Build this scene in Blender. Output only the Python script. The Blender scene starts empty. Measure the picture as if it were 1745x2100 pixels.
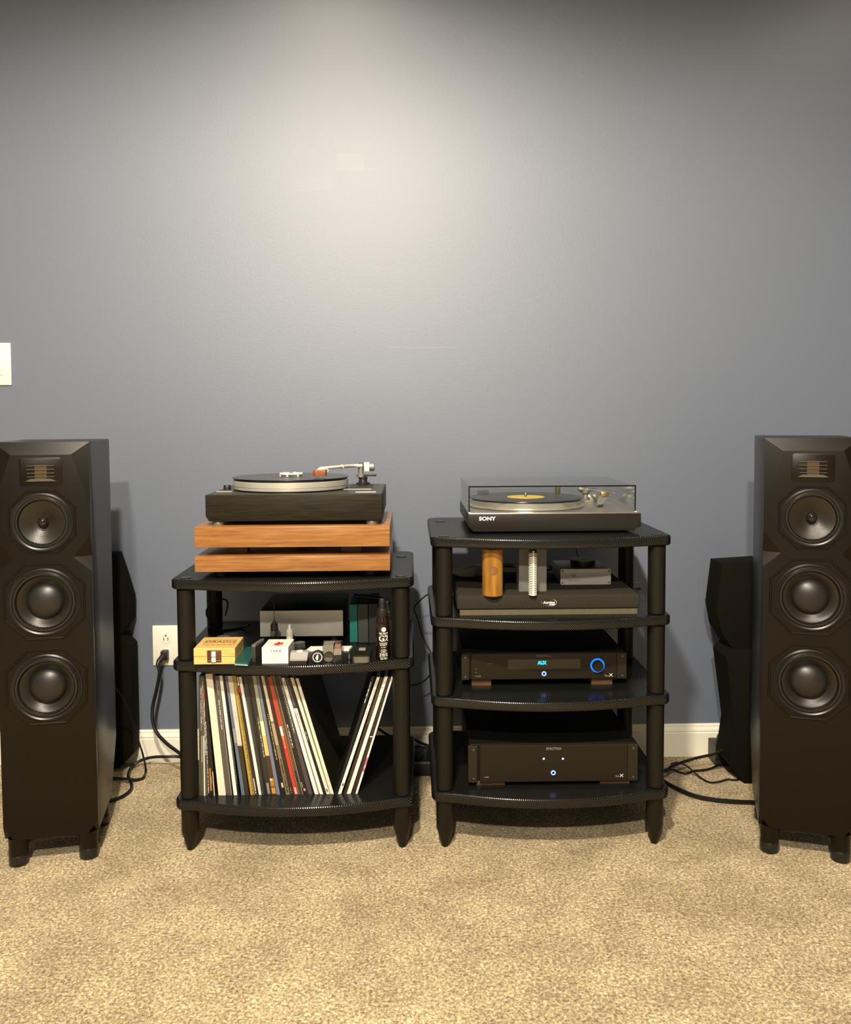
import bpy, bmesh, math, random
from math import sin, cos, pi, radians as R
from mathutils import Vector, Matrix
random.seed(7)
scene = bpy.context.scene
C = scene.collection

# ------------------------------------------------------------------ camera
F, CX, CY, H = 1750.0, 872.5, 952.0, 1.055
IW, IH = 1745.0, 2100.0
yaw, pitch, roll = R(1.0), R(3.0), R(0.3)
fw = Vector((sin(yaw)*cos(pitch), cos(yaw)*cos(pitch), -sin(pitch)))
rt0 = Vector((cos(yaw), -sin(yaw), 0)); up0 = Vector((sin(yaw)*sin(pitch), cos(yaw)*sin(pitch), cos(pitch)))
rt = rt0*cos(roll) - up0*sin(roll); up = rt0*sin(roll) + up0*cos(roll)
camd = bpy.data.cameras.new('camera'); cam = bpy.data.objects.new('camera', camd); C.objects.link(cam)
M = Matrix((rt, up, -fw)).transposed().to_4x4(); M.translation = (0, 0, H); cam.matrix_world = M
camd.sensor_fit = 'HORIZONTAL'; camd.sensor_width = 36.0; camd.lens = 36.0*F/IW
# principal point at CY (the photo is cropped): shift in units of the larger dimension used by sensor fit
camd.shift_y = (CY - IH/2)/IW
camd.clip_start = 0.05
scene.camera = cam

# ------------------------------------------------------------------ world, exposure
w = bpy.data.worlds.new('world'); scene.world = w; w.use_nodes = True
w.node_tree.nodes['Background'].inputs[0].default_value = (0.9, 0.85, 0.7, 1)
w.node_tree.nodes['Background'].inputs[1].default_value = 0.0
vs = scene.view_settings
vs.view_transform = 'Standard'; vs.look = 'None'; vs.gamma = 1.0; vs.use_curve_mapping = False
vs.exposure = -0.10
CEIL = 2.74
LIGHTC = (1.0, 0.895, 0.72)
# recessed ceiling cans above the frame, only those the photograph gives evidence of: the scalloped light edge at the
# top of the wall (a can over the racks and its neighbour to the right) and the tall highlight on the satin paint with
# the shelf shadows on the records (two cans in line, further from the wall)
# (name, x, y, watts, cone degrees, blend)
CANS = [('can_front_centre_offscreen', -0.27, 1.87, 26, 146, 0.35), ('can_front_right_offscreen', 1.66, 1.87, 11, 146, 0.35),
        ('can_room_centre_offscreen', -0.27, 0.12, 580, 170, 0.295), ('can_room_rear_offscreen', -0.27, -1.25, 560, 170, 0.295)]

# ------------------------------------------------------------------ pixel helpers (photo frame 1745x2100)
def ray(x, y): return fw + rt*((x-CX)/F) - up*((y-CY)/F)
def atY(x, y, Y):
    r = ray(x, y); t = Y/r.y; return Vector((r.x*t, Y, H + r.z*t))
def atZ(x, y, Z):
    r = ray(x, y); t = (Z-H)/r.z; return Vector((r.x*t, r.y*t, Z))
def rect(x0, y0, x1, y1, Y):
    a, b, c, d = atY(x0, y0, Y), atY(x1, y0, Y), atY(x0, y1, Y), atY(x1, y1, Y)
    return (a.x+c.x)/2, (b.x+d.x)/2, (c.z+d.z)/2, (a.z+b.z)/2      # X0, X1, Z0, Z1

# ------------------------------------------------------------------ mesh helpers
def NB(): return bmesh.new()
def box(bm, x0, x1, y0, y1, z0, z1, bev=0.0, seg=2, mat=None):
    m = Matrix.Translation(((x0+x1)/2, (y0+y1)/2, (z0+z1)/2)) @ Matrix.Diagonal((x1-x0, y1-y0, z1-z0, 1))
    r = bmesh.ops.create_cube(bm, size=1.0, matrix=m)
    vv = r['verts']
    if bev:
        ed = list({e for v in vv for e in v.link_edges})
        rb = bmesh.ops.bevel(bm, geom=ed, offset=bev, segments=seg, profile=0.5, affect='EDGES')
        vv = list({v for f in rb['faces'] for v in f.verts} | {v for v in vv if v.is_valid})
    if mat is not None: bmesh.ops.transform(bm, matrix=mat, verts=[v for v in vv if v.is_valid])
    return bm
def lathe(bm, prof, n=32, mat=Matrix.Identity(4), cap0=True, cap1=True):
    rings = []
    for r, h in prof:
        if r < 1e-6: rings.append([bm.verts.new(mat @ Vector((0, 0, h)))])
        else: rings.append([bm.verts.new(mat @ Vector((r*cos(2*pi*i/n), r*sin(2*pi*i/n), h))) for i in range(n)])
    for a, b in zip(rings, rings[1:]):
        for i in range(n):
            j = (i+1) % n
            if len(a) == 1 and len(b) == 1: continue
            if len(a) == 1: bm.faces.new((a[0], b[i], b[j]))
            elif len(b) == 1: bm.faces.new((a[i], a[j], b[0]))
            else: bm.faces.new((a[i], a[j], b[j], b[i]))
    if cap0 and len(rings[0]) > 1: bm.faces.new(list(reversed(rings[0])))
    if cap1 and len(rings[-1]) > 1: bm.faces.new(rings[-1])
    return bm
def TR(x, y, z): return Matrix.Translation((x, y, z))
RXF = Matrix.Rotation(R(90), 4, 'X')          # local +Z -> world -Y, local y -> world z : faces the viewer
def FRONT(x, y, z): return TR(x, y, z) @ RXF
def cyl(bm, r, h, mat, n=24, bev=0.0):
    p = [(r-bev, 0), (r, bev), (r, h-bev), (r-bev, h)] if bev else [(r, 0), (r, h)]
    return lathe(bm, p, n, mat)
def prism(bm, pts, h0, h1, mat=Matrix.Identity(4), bev=0.0, seg=2):
    a = [bm.verts.new(mat @ Vector((x, y, h0))) for x, y in pts]
    b = [bm.verts.new(mat @ Vector((x, y, h1))) for x, y in pts]
    n = len(pts); fs = []
    fb = bm.faces.new(list(reversed(a))); ft = bm.faces.new(b)
    for i in range(n): bm.faces.new((a[i], a[(i+1) % n], b[(i+1) % n], b[i]))
    if bev:
        ed = list(fb.edges) + list(ft.edges)
        bmesh.ops.bevel(bm, geom=ed, offset=bev, segments=seg, profile=0.5, affect='EDGES')
    return bm
def smooth_path(pts, k=6):
    P = [Vector(p) for p in pts]
    if len(P) < 3: return P
    Q = [P[0]*2-P[1]] + P + [P[-1]*2-P[-2]]
    out = []
    for i in range(1, len(Q)-2):
        p0, p1, p2, p3 = Q[i-1], Q[i], Q[i+1], Q[i+2]
        for s in range(k):
            t = s/k
            out.append(0.5*((2*p1)+(p2-p0)*t+(2*p0-5*p1+4*p2-p3)*t*t+(3*p1-p0-3*p2+p3)*t*t*t))
    out.append(P[-1]); return out
def tube(bm, pts, r, n=8):
    rings = []; prev = None
    for i, p in enumerate(pts):
        d = (pts[min(i+1, len(pts)-1)] - pts[max(i-1, 0)]).normalized()
        if prev is None:
            u = d.orthogonal().normalized()
        else:
            u = (prev - d*prev.dot(d)).normalized()
        prev = u; v = d.cross(u)
        rr = r(i/(len(pts)-1)) if callable(r) else r
        rings.append([bm.verts.new(p + (u*cos(2*pi*k/n) + v*sin(2*pi*k/n))*rr) for k in range(n)])
    for a, b in zip(rings, rings[1:]):
        for k in range(n): bm.faces.new((a[k], a[(k+1) % n], b[(k+1) % n], b[k]))
    bm.faces.new(list(reversed(rings[0]))); bm.faces.new(rings[-1])
    return bm
def textbm(bm, s, size, mat, extrude=0.0004, sx=1.0, bold=0.0):
    cu = bpy.data.curves.new('t', 'FONT'); cu.body = s; cu.size = size; cu.extrude = extrude
    cu.align_x = 'CENTER'; cu.align_y = 'CENTER'; cu.resolution_u = 3; cu.offset = bold
    ob = bpy.data.objects.new('t', cu); me = bpy.data.meshes.new_from_object(ob)
    me.transform(mat @ Matrix.Diagonal((sx, 1, 1, 1))); bm.from_mesh(me)
    bpy.data.objects.remove(ob); bpy.data.curves.remove(cu); bpy.data.meshes.remove(me)
    return bm
ORG = {}
def finish(name, bm, mat, sharp=35):
    bmesh.ops.recalc_face_normals(bm, faces=bm.faces)
    me = bpy.data.meshes.new(name); bm.to_mesh(me); bm.free()
    me.shade_smooth(); me.set_sharp_from_angle(angle=R(sharp))
    if mat: me.materials.append(mat)
    return me
def thing(name, label, cat, loc=(0, 0, 0), rotz=0, group=None, local=False):
    o = bpy.data.objects.new(name, None); C.objects.link(o); o.empty_display_size = 0.05
    o.location = loc; o.rotation_euler = (0, 0, rotz)
    o['label'] = label; o['category'] = cat
    if group: o['group'] = group
    ORG[o.name] = Vector((0, 0, 0)) if local else Vector(loc)
    return o
def part(parent, name, bm, mat, label=None, sharp=35):
    org = ORG[parent.name]
    bmesh.ops.translate(bm, vec=-org, verts=bm.verts)
    o = bpy.data.objects.new(name, finish(name, bm, mat, sharp)); C.objects.link(o); o.parent = parent
    ORG[o.name] = org
    if label: o['label'] = label
    return o
def dup(o, dx=0, dy=0, dz=0, parent=None):
    c = o.copy(); C.objects.link(c); c.parent = parent or o.parent; c.location = o.location + Vector((dx, dy, dz))
    ORG[c.name] = ORG[o.name]
    for ch in o.children:
        d = ch.copy(); C.objects.link(d); d.parent = c
    return c
def solo(name, bm, mat, label, cat, group=None, org=None, sharp=35):
    """a thing that is one mesh"""
    if org is None:
        xs = [v.co for v in bm.verts]; org = Vector((sum(v.x for v in xs)/len(xs), sum(v.y for v in xs)/len(xs), min(v.z for v in xs)))
    bmesh.ops.translate(bm, vec=-Vector(org), verts=bm.verts)
    o = bpy.data.objects.new(name, finish(name, bm, mat, sharp)); C.objects.link(o); o.location = org
    o['label'] = label; o['category'] = cat; ORG[o.name] = Vector(org)
    if group: o['group'] = group
    return o
def struct(name, bm, mat, parent=None):
    o = bpy.data.objects.new(name, finish(name, bm, mat)); C.objects.link(o)
    if parent: o.parent = parent
    else: o['kind'] = 'structure'
    ORG[o.name] = Vector((0, 0, 0))
    return o

# ------------------------------------------------------------------ materials
def mat(name, col, rough=0.5, metal=0.0, spec=0.5, emit=None, es=1.0, coat=0.0, alpha=None):
    m = bpy.data.materials.new(name); m.use_nodes = True
    b = m.node_tree.nodes['Principled BSDF']
    b.inputs['Base Color'].default_value = (*col, 1); b.inputs['Roughness'].default_value = rough
    b.inputs['Metallic'].default_value = metal; b.inputs['Specular IOR Level'].default_value = spec
    if coat: b.inputs['Coat Weight'].default_value = coat; b.inputs['Coat Roughness'].default_value = 0.1
    if emit: b.inputs['Emission Color'].default_value = (*emit, 1); b.inputs['Emission Strength'].default_value = es
    return m
def N(m, t, **kw):
    n = m.node_tree.nodes.new(t)
    for k, v in kw.items():
        if hasattr(n, k): setattr(n, k, v)
        else: n.inputs[k.replace('_', ' ')].default_value = v
    return n
def L(m, a, b): m.node_tree.links.new(a, b)
def BS(m): return m.node_tree.nodes['Principled BSDF']
def coords(m, scale=(1, 1, 1), rot=(0, 0, 0)):
    tc = N(m, 'ShaderNodeTexCoord'); mp = N(m, 'ShaderNodeMapping')
    mp.inputs['Scale'].default_value = scale; mp.inputs['Rotation'].default_value = rot
    L(m, tc.outputs['Object'], mp.inputs[0]); return mp.outputs[0]
def ramp(m, fac, stops):
    r = N(m, 'ShaderNodeValToRGB'); e = r.color_ramp.elements
    while len(e) < len(stops): e.new(0.5)
    for k, (p, c) in enumerate(stops): e[k].position = p; e[k].color = (*c, 1)
    L(m, fac, r.inputs[0]); return r.outputs[0]
def grain(m, col_a, col_b, scale, detail=6, rough_amt=0.0, bump=0.0, rot=(0, 0, 0), mid=None, dist=0.3):
    v = coords(m, scale, rot)
    n = N(m, 'ShaderNodeTexNoise', Scale=1.0, Detail=detail, Roughness=0.6, Distortion=dist); L(m, v, n.inputs['Vector'])
    st = [(0.3, col_a), (0.7, col_b)] if mid is None else [(0.28, col_a), (0.5, mid), (0.72, col_b)]
    L(m, ramp(m, n.outputs[0], st), BS(m).inputs['Base Color'])
    if bump:
        bp = N(m, 'ShaderNodeBump', Strength=bump, Distance=0.001); L(m, n.outputs[0], bp.inputs['Height']); L(m, bp.outputs[0], BS(m).inputs['Normal'])
    return m
def speckle(m, strength, scale, dist=0.001):
    v = coords(m); n = N(m, 'ShaderNodeTexNoise', Scale=scale, Detail=3.0); L(m, v, n.inputs['Vector'])
    bp = N(m, 'ShaderNodeBump', Strength=strength, Distance=dist); L(m, n.outputs[0], bp.inputs['Height']); L(m, bp.outputs[0], BS(m).inputs['Normal'])
    return m

# wall paint: satin blue grey with fine roller stipple, a few touched up patches and one scuff line
WY = 2.61
Mwall = mat('wall_paint', (0.116, 0.140, 0.195), 0.54, spec=1.0)
def wall_mat(m):
    tc = N(m, 'ShaderNodeTexCoord')
    n1 = N(m, 'ShaderNodeTexNoise', Scale=240.0, Detail=3.0); L(m, tc.outputs['Object'], n1.inputs['Vector'])
    n2 = N(m, 'ShaderNodeTexNoise', Scale=5.0, Detail=2.0); L(m, tc.outputs['Object'], n2.inputs['Vector'])
    ad = N(m, 'ShaderNodeMath', operation='MULTIPLY_ADD'); L(m, n2.outputs[0], ad.inputs[0]); ad.inputs[1].default_value = 1.5; L(m, n1.outputs[0], ad.inputs[2])
    bp = N(m, 'ShaderNodeBump', Strength=0.13, Distance=0.002); L(m, ad.outputs[0], bp.inputs['Height']); L(m, bp.outputs[0], BS(m).inputs['Normal'])
    sep = N(m, 'ShaderNodeSeparateXYZ'); L(m, tc.outputs['Object'], sep.inputs[0])
    total = None
    def band(out, lo, hi, soft):
        a = N(m, 'ShaderNodeMapRange'); a.inputs[1].default_value = lo-soft; a.inputs[2].default_value = lo+soft; L(m, out, a.inputs[0])
        b = N(m, 'ShaderNodeMapRange'); b.inputs[1].default_value = hi+soft; b.inputs[2].default_value = hi-soft; L(m, out, b.inputs[0])
        q = N(m, 'ShaderNodeMath', operation='MULTIPLY'); L(m, a.outputs[0], q.inputs[0]); L(m, b.outputs[0], q.inputs[1]); return q.outputs[0]
    for (x0, y0, x1, y1, k) in [(690, 315, 747, 348, .6), (605, 362, 681, 392, .45), (690, 344, 770, 350, .6), (800, 711, 935, 714, 1.3)]:
        X0, X1, Z0, Z1 = rect(x0, y0, x1, y1, WY)
        bx_ = band(sep.outputs[0], X0, X1, 0.004); bz_ = band(sep.outputs[2], Z0, Z1, 0.002)
        q = N(m, 'ShaderNodeMath', operation='MULTIPLY'); L(m, bx_, q.inputs[0]); L(m, bz_, q.inputs[1])
        q2 = N(m, 'ShaderNodeMath', operation='MULTIPLY'); L(m, q.outputs[0], q2.inputs[0]); q2.inputs[1].default_value = k
        if total is None: total = q2.outputs[0]
        else:
            s = N(m, 'ShaderNodeMath', operation='ADD'); L(m, total, s.inputs[0]); L(m, q2.outputs[0], s.inputs[1]); total = s.outputs[0]
    mx = N(m, 'ShaderNodeMix', data_type='RGBA'); L(m, total, mx.inputs[0]); mx.clamp_factor = False
    mx.inputs[6].default_value = (0.116, 0.140, 0.195, 1); mx.inputs[7].default_value = (0.136, 0.157, 0.207, 1)
    L(m, mx.outputs[2], BS(m).inputs['Base Color'])
wall_mat(Mwall); BS(Mwall).inputs['IOR'].default_value = 1.6
Mceil = speckle(mat('ceiling_paint', (0.72, 0.70, 0.64), 0.9), 0.1, 120)
Mcarpet = mat('carpet_pile', (0.55, 0.46, 0.33), 0.95, spec=0.1)
def carpet_mat(m):
    tc = N(m, 'ShaderNodeTexCoord')
    def noise(sc, det, rg=0.5, dist=0.0):
        n = N(m, 'ShaderNodeTexNoise', Scale=sc, Detail=det, Roughness=rg, Distortion=dist); L(m, tc.outputs['Object'], n.inputs['Vector']); return n.outputs[0]
    fine = noise(170, 4, 0.65, 0.6); mid = noise(55, 3); big = noise(6.5, 4, 0.6)
    cf = ramp(m, fine, [(0.34, (0.170, 0.121, 0.066)), (0.50, (0.445, 0.343, 0.196)), (0.64, (0.82, 0.675, 0.425))])
    cb = ramp(m, big, [(0.36, (0.78, 0.76, 0.72)), (0.64, (1.14, 1.14, 1.12))])
    cm = ramp(m, mid, [(0.3, (0.88, 0.87, 0.86)), (0.7, (1.06, 1.06, 1.06))])
    m1 = N(m, 'ShaderNodeMix', data_type='RGBA', blend_type='MULTIPLY'); m1.inputs[0].default_value = 1; L(m, cf, m1.inputs[6]); L(m, cb, m1.inputs[7])
    m2 = N(m, 'ShaderNodeMix', data_type='RGBA', blend_type='MULTIPLY'); m2.inputs[0].default_value = 1; L(m, m1.outputs[2], m2.inputs[6]); L(m, cm, m2.inputs[7])
    L(m, m2.outputs[2], BS(m).inputs['Base Color'])
    bp = N(m, 'ShaderNodeBump', Strength=0.75, Distance=0.006); L(m, fine, bp.inputs['Height']); L(m, bp.outputs[0], BS(m).inputs['Normal'])
    BS(m).inputs['Sheen Weight'].default_value = 0.15
carpet_mat(Mcarpet)
Mbase = mat('baseboard_paint', (0.86, 0.83, 0.70), 0.4)
Mplate = mat('plate_plastic', (0.86, 0.82, 0.70), 0.35)
Mslot = mat('slot_dark', (0.03, 0.025, 0.02), 0.6)
Mpost = speckle(mat('post_black', (0.0075, 0.0062, 0.0035), 0.45, spec=0.28), 0.15, 900)
Mcap = mat('post_cap_metal', (0.035, 0.030, 0.022), 0.30, metal=0.3)
def carbon():
    m = mat('carbon_weave_vinyl', (0.008, 0.008, 0.007), 0.4)
    tc = N(m, 'ShaderNodeTexCoord'); sep = N(m, 'ShaderNodeSeparateXYZ'); L(m, tc.outputs['Object'], sep.inputs[0])
    # diagonal twill: runs across the face of the edge and over the top
    a = N(m, 'ShaderNodeMath', operation='SUBTRACT'); L(m, sep.outputs[1], a.inputs[0]); L(m, sep.outputs[2], a.inputs[1])
    b = N(m, 'ShaderNodeMath', operation='MULTIPLY_ADD'); L(m, a.outputs[0], b.inputs[0]); b.inputs[1].default_value = -0.75; L(m, sep.outputs[0], b.inputs[2])
    s = N(m, 'ShaderNodeMath', operation='MULTIPLY'); L(m, b.outputs[0], s.inputs[0]); s.inputs[1].default_value = 2*pi/0.0050
    sn = N(m, 'ShaderNodeMath', operation='SINE'); L(m, s.outputs[0], sn.inputs[0])
    mr = N(m, 'ShaderNodeMapRange'); mr.inputs[1].default_value = -0.25; mr.inputs[2].default_value = 0.25; L(m, sn.outputs[0], mr.inputs[0])
    r2 = N(m, 'ShaderNodeMapRange'); r2.inputs[3].default_value = 0.60; r2.inputs[4].default_value = 0.20; L(m, mr.outputs[0], r2.inputs[0]); L(m, r2.outputs[0], BS(m).inputs['Roughness'])
    r3 = N(m, 'ShaderNodeMapRange'); r3.inputs[3].default_value = 0.0; r3.inputs[4].default_value = 1.0; L(m, mr.outputs[0], r3.inputs[0]); L(m, r3.outputs[0], BS(m).inputs['Specular IOR Level'])
    BS(m).inputs['IOR'].default_value = 1.5
    return m
Mcarbon = carbon()
Mspk = speckle(mat('cabinet_satin_black', (0.008, 0.0068, 0.0050), 0.36, spec=0.40), 0.08, 700)
Mbaf = speckle(mat('baffle_satin_black', (0.0045, 0.0027, 0.0006), 0.37, spec=0.28), 0.06, 800)
Mrub = mat('rubber_surround', (0.008, 0.0075, 0.006), 0.33, spec=0.55)
Mcone = mat('woven_cone', (0.014, 0.011, 0.006), 0.34, spec=0.5)
def weave(m, f):
    tc = N(m, 'ShaderNodeTexCoord'); wv = N(m, 'ShaderNodeTexWave', Scale=f, Distortion=0.4, wave_type='BANDS', bands_direction='DIAGONAL'); L(m, tc.outputs['Object'], wv.inputs['Vector'])
    bp = N(m, 'ShaderNodeBump', Strength=0.25, Distance=0.0008); L(m, wv.outputs[1], bp.inputs['Height']); L(m, bp.outputs[0], BS(m).inputs['Normal'])
weave(Mcone, 130)
Mdome = mat('dust_cap_black', (0.010, 0.009, 0.007), 0.40, spec=0.6)
Mgloss = mat('gloss_black', (0.010, 0.009, 0.008), 0.08, spec=0.6)
Mamber = mat('amber_ribbon', (0.055, 0.026, 0.003), 0.45)
Mslat = mat('tweeter_slat_dark', (0.075, 0.062, 0.040), 0.40)
Mhorn = mat('rear_cabinet_black', (0.006, 0.0048, 0.0022), 0.8, spec=0.10)
Mplat = grain(mat('mahogany_board', (0.4, 0.2, 0.08), 0.32, spec=0.5), (0.180, 0.072, 0.019), (0.42, 0.200, 0.060), (8, 60, 170), detail=8, bump=0.1, mid=(0.30, 0.128, 0.035), dist=0.8)
Mblock = grain(mat('small_wood_block', (0.3, 0.15, 0.06), 0.5), (0.075, 0.032, 0.012), (0.13, 0.060, 0.022), (30, 90, 200))
Mgrado = grain(mat('pale_box_wood', (0.7, 0.45, 0.15), 0.45), (0.66, 0.40, 0.115), (0.85, 0.58, 0.21), (14, 60, 190), detail=4)
Mbamb = grain(mat('orange_bamboo', (0.5, 0.25, 0.05), 0.3, spec=0.5), (0.20, 0.082, 0.010), (0.43, 0.205, 0.028), (75, 75, 7), detail=4)
Mburn = mat('burnt_engraving', (0.10, 0.045, 0.012), 0.7)
Mash = grain(mat('black_ash_veneer', (0.03, 0.03, 0.025), 0.45, spec=0.2), (0.004, 0.0035, 0.002), (0.024, 0.020, 0.010), (14, 60, 340), detail=5, bump=0.25, dist=0.4)
Mdeck = mat('dark_brushed_deck', (0.035, 0.031, 0.022), 0.40, metal=0.2)
Msilv = mat('turned_aluminium', (0.66, 0.64, 0.54), 0.36, metal=0.55)
Mchrome = mat('chrome', (0.80, 0.78, 0.72), 0.14, metal=1.0)
Mbrush = mat('brushed_silver_face', (0.50, 0.47, 0.41), 0.46, metal=0.55)
Mdull = mat('dull_grey_metal', (0.30, 0.295, 0.27), 0.45, metal=0.6)
Mvinyl = mat('record_vinyl', (0.012, 0.012, 0.012), 0.22, spec=0.6)
def vinyl(m):
    tc = N(m, 'ShaderNodeTexCoord'); wv = N(m, 'ShaderNodeTexWave', Scale=260.0, Distortion=0.0, wave_type='RINGS', rings_direction='Z'); L(m, tc.outputs['Object'], wv.inputs['Vector'])
    bp = N(m, 'ShaderNodeBump', Strength=0.25, Distance=0.0003); L(m, wv.outputs[1], bp.inputs['Height']); L(m, bp.outputs[0], BS(m).inputs['Normal'])
vinyl(Mvinyl)
Myel = mat('yellow_label', (0.86, 0.62, 0.10), 0.5)
Mdlabel = mat('dark_label', (0.09, 0.085, 0.08), 0.5)
Mwhite = mat('white_ink', (0.88, 0.86, 0.80), 0.45)
Mcreamw = mat('ivory_plastic', (0.80, 0.76, 0.65), 0.4)
Mdkpl = mat('dark_plinth', (0.013, 0.0105, 0.006), 0.42, spec=0.35)
Mgrey = mat('grey_ink', (0.30, 0.29, 0.27), 0.5)
Mdkgrey = mat('dim_ink', (0.10, 0.095, 0.088), 0.5)
def clearmat(name, tint, rough=0.02, k=1.0):
    m = bpy.data.materials.new(name); m.use_nodes = True; nt = m.node_tree; nt.nodes.remove(nt.nodes['Principled BSDF'])
    tr = N(m, 'ShaderNodeBsdfTransparent'); tr.inputs[0].default_value = (*tint, 1)
    gl = N(m, 'ShaderNodeBsdfGlossy'); gl.inputs['Roughness'].default_value = rough
    ge = N(m, 'ShaderNodeNewGeometry'); io = N(m, 'ShaderNodeMapRange'); io.inputs[3].default_value = 1.49; io.inputs[4].default_value = 1/1.49; L(m, ge.outputs['Backfacing'], io.inputs[0])
    fr = N(m, 'ShaderNodeFresnel'); L(m, io.outputs[0], fr.inputs[0])
    mu = N(m, 'ShaderNodeMath', operation='MULTIPLY'); L(m, fr.outputs[0], mu.inputs[0]); mu.inputs[1].default_value = k
    mx = N(m, 'ShaderNodeMixShader'); L(m, mu.outputs[0], mx.inputs[0]); L(m, tr.outputs[0], mx.inputs[1]); L(m, gl.outputs[0], mx.inputs[2])
    L(m, mx.outputs[0], nt.nodes['Material Output'].inputs[0]); return m
Mlid = clearmat('smoked_acrylic', (0.955, 0.95, 0.935))
Mlidedge = clearmat('smoked_acrylic_edge', (0.30, 0.28, 0.26))
Mclear = clearmat('clear_plastic', (0.80, 0.79, 0.75), 0.08)
Mteal_c = clearmat('teal_clear_plastic', (0.55, 0.78, 0.78), 0.08)
Mfrost = clearmat('frosted_bottle', (0.62, 0.58, 0.50), 0.2)
Mteal = mat('teal_card', (0.015, 0.25, 0.20), 0.6)
Mfold = mat('grey_green_card', (0.075, 0.080, 0.068), 0.6)
Mfold2 = mat('dark_card', (0.035, 0.037, 0.032), 0.6)
Mblk = mat('black_plastic', (0.014, 0.013, 0.012), 0.45)
Mcase = speckle(mat('black_steel_case', (0.008, 0.0070, 0.0045), 0.55, spec=0.2), 0.1, 900)
Mface = mat('black_face_panel', (0.015, 0.011, 0.0045), 0.50, spec=0.25)
Mfacel = mat('black_face_ear', (0.022, 0.017, 0.008), 0.48, spec=0.25)
Mwin = mat('display_window', (0.024, 0.018, 0.012), 0.25)
Maux = mat('cyan_display', (0.0, 0.25, 0.35), 0.4, emit=(0.02, 0.55, 0.95), es=2.6)
Mblue = mat('blue_led_ring', (0.0, 0.02, 0.2), 0.4, emit=(0.0, 0.13, 1.0), es=2.6)
Mblueh = mat('blue_white_led', (0.1, 0.2, 0.6), 0.4, emit=(0.30, 0.52, 1.0), es=3.2)
Mbluec = mat('blue_button', (0.0, 0.0, 0.2), 0.4, emit=(0.0, 0.01, 0.75), es=1.0)
Mpad = mat('charcoal_pad_fabric', (0.038, 0.034, 0.026), 0.95, spec=0.1); speckle(Mpad, 0.9, 500, 0.003)
Mmdf = grain(mat('raw_fibreboard', (0.3, 0.25, 0.17), 0.8), (0.095, 0.080, 0.043), (0.125, 0.104, 0.060), (90, 90, 90))
Mgbox = mat('grey_card_box', (0.14, 0.135, 0.118), 0.55)
Mpaper = mat('white_card', (0.84, 0.81, 0.72), 0.6)
Mred = mat('red_print', (0.62, 0.05, 0.02), 0.5)
Mtan = mat('tan_pouch', (0.34, 0.29, 0.20), 0.8)
Mbrownglass = mat('brown_bottle', (0.014, 0.0055, 0.003), 0.12, spec=0.6)
Mbronze = mat('bronze_latch_plate', (0.16, 0.075, 0.045), 0.35, metal=0.6)
Mcord = mat('black_cord', (0.006, 0.0055, 0.005), 0.42, spec=0.3)
Mgold = mat('gold_metal', (0.78, 0.58, 0.22), 0.25, metal=1.0)
Mcart = grain(mat('cartridge_wood', (0.3, 0.08, 0.03), 0.35), (0.22, 0.06, 0.02), (0.38, 0.12, 0.045), (100, 200, 200))
Mdkclear = mat('smoke_plastic', (0.036, 0.030, 0.027), 0.2)
Mtin = mat('grey_tin', (0.17, 0.165, 0.145), 0.35, metal=0.5)
Mlens = mat('lamp_lens', (0.85, 0.83, 0.76), 0.5)
COLS = {}
def col(r, g, b, rough=0.42):
    if max(r, g, b) < 0.2: r, g, b = r*0.6, g*0.6, b*0.6
    k = (r, g, b, rough)
    if k not in COLS: COLS[k] = mat('sleeve_print_%d' % len(COLS), (r, g, b), rough)
    return COLS[k]

# ------------------------------------------------------------------ the setting
XL, XR, YB = -3.2, 3.2, -2.6
struct('floor', box(NB(), XL, XR, YB, WY+0.1, -0.1, 0.0), Mcarpet)
struct('ceiling', box(NB(), XL, XR, YB, WY+0.1, CEIL, CEIL+0.1), Mceil)
struct('wall_back', box(NB(), XL, XR, WY, WY+0.12, -0.1, CEIL), Mwall)
struct('wall_left', box(NB(), XL-0.12, XL, YB, WY+0.12, -0.1, CEIL), Mwall)
struct('wall_right', box(NB(), XR, XR+0.12, YB, WY+0.12, -0.1, CEIL), Mwall)
struct('wall_front', box(NB(), XL, XR, YB-0.12, YB, -0.1, CEIL), Mwall)
bp = [(0, 0), (0, 0.101), (-0.004, 0.101), (-0.007, 0.097), (-0.007, 0.092), (-0.010, 0.088), (-0.0125, 0.083), (-0.0125, 0.080), (-0.010, 0.077), (-0.013, 0.074), (-0.013, 0)]
struct('baseboard_back', prism(NB(), bp, XL, XR, Matrix(((0, 0, 1, 0), (1, 0, 0, WY), (0, 1, 0, 0), (0, 0, 0, 1)))), Mbase)
CANLAB = ('above the racks, closest to the blue-grey wall', 'close to the wall, past the tower by the four-shelf rack', 'in the middle of the room', 'farthest from the blue-grey wall')
for k, (nm, x, y, wt, cone, blend) in enumerate(CANS):
    t = thing(nm.replace('can_', 'recessed_light_'), 'round white recessed ceiling downlight ' + CANLAB[k], 'ceiling light', (x, y, CEIL), group='recessed ceiling lights')
    part(t, 'trim_ring', lathe(NB(), [(0.072, 0), (0.098, 0), (0.098, -0.006), (0.078, -0.010), (0.072, 0)], 32, TR(x, y, CEIL), False, False), Mbase)
    part(t, 'lens', cyl(NB(), 0.073, 0.003, TR(x, y, CEIL-0.0055), 32), Mlens)
    ld = bpy.data.lights.new(nm, 'SPOT'); ld.energy = wt; ld.color = LIGHTC; ld.spot_size = R(cone); ld.spot_blend = blend; ld.shadow_soft_size = 0.073
    lo = bpy.data.objects.new(nm, ld); C.objects.link(lo); lo['kind'] = 'light'
    lo.parent = t; lo.location = (0, 0, -0.03)

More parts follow.
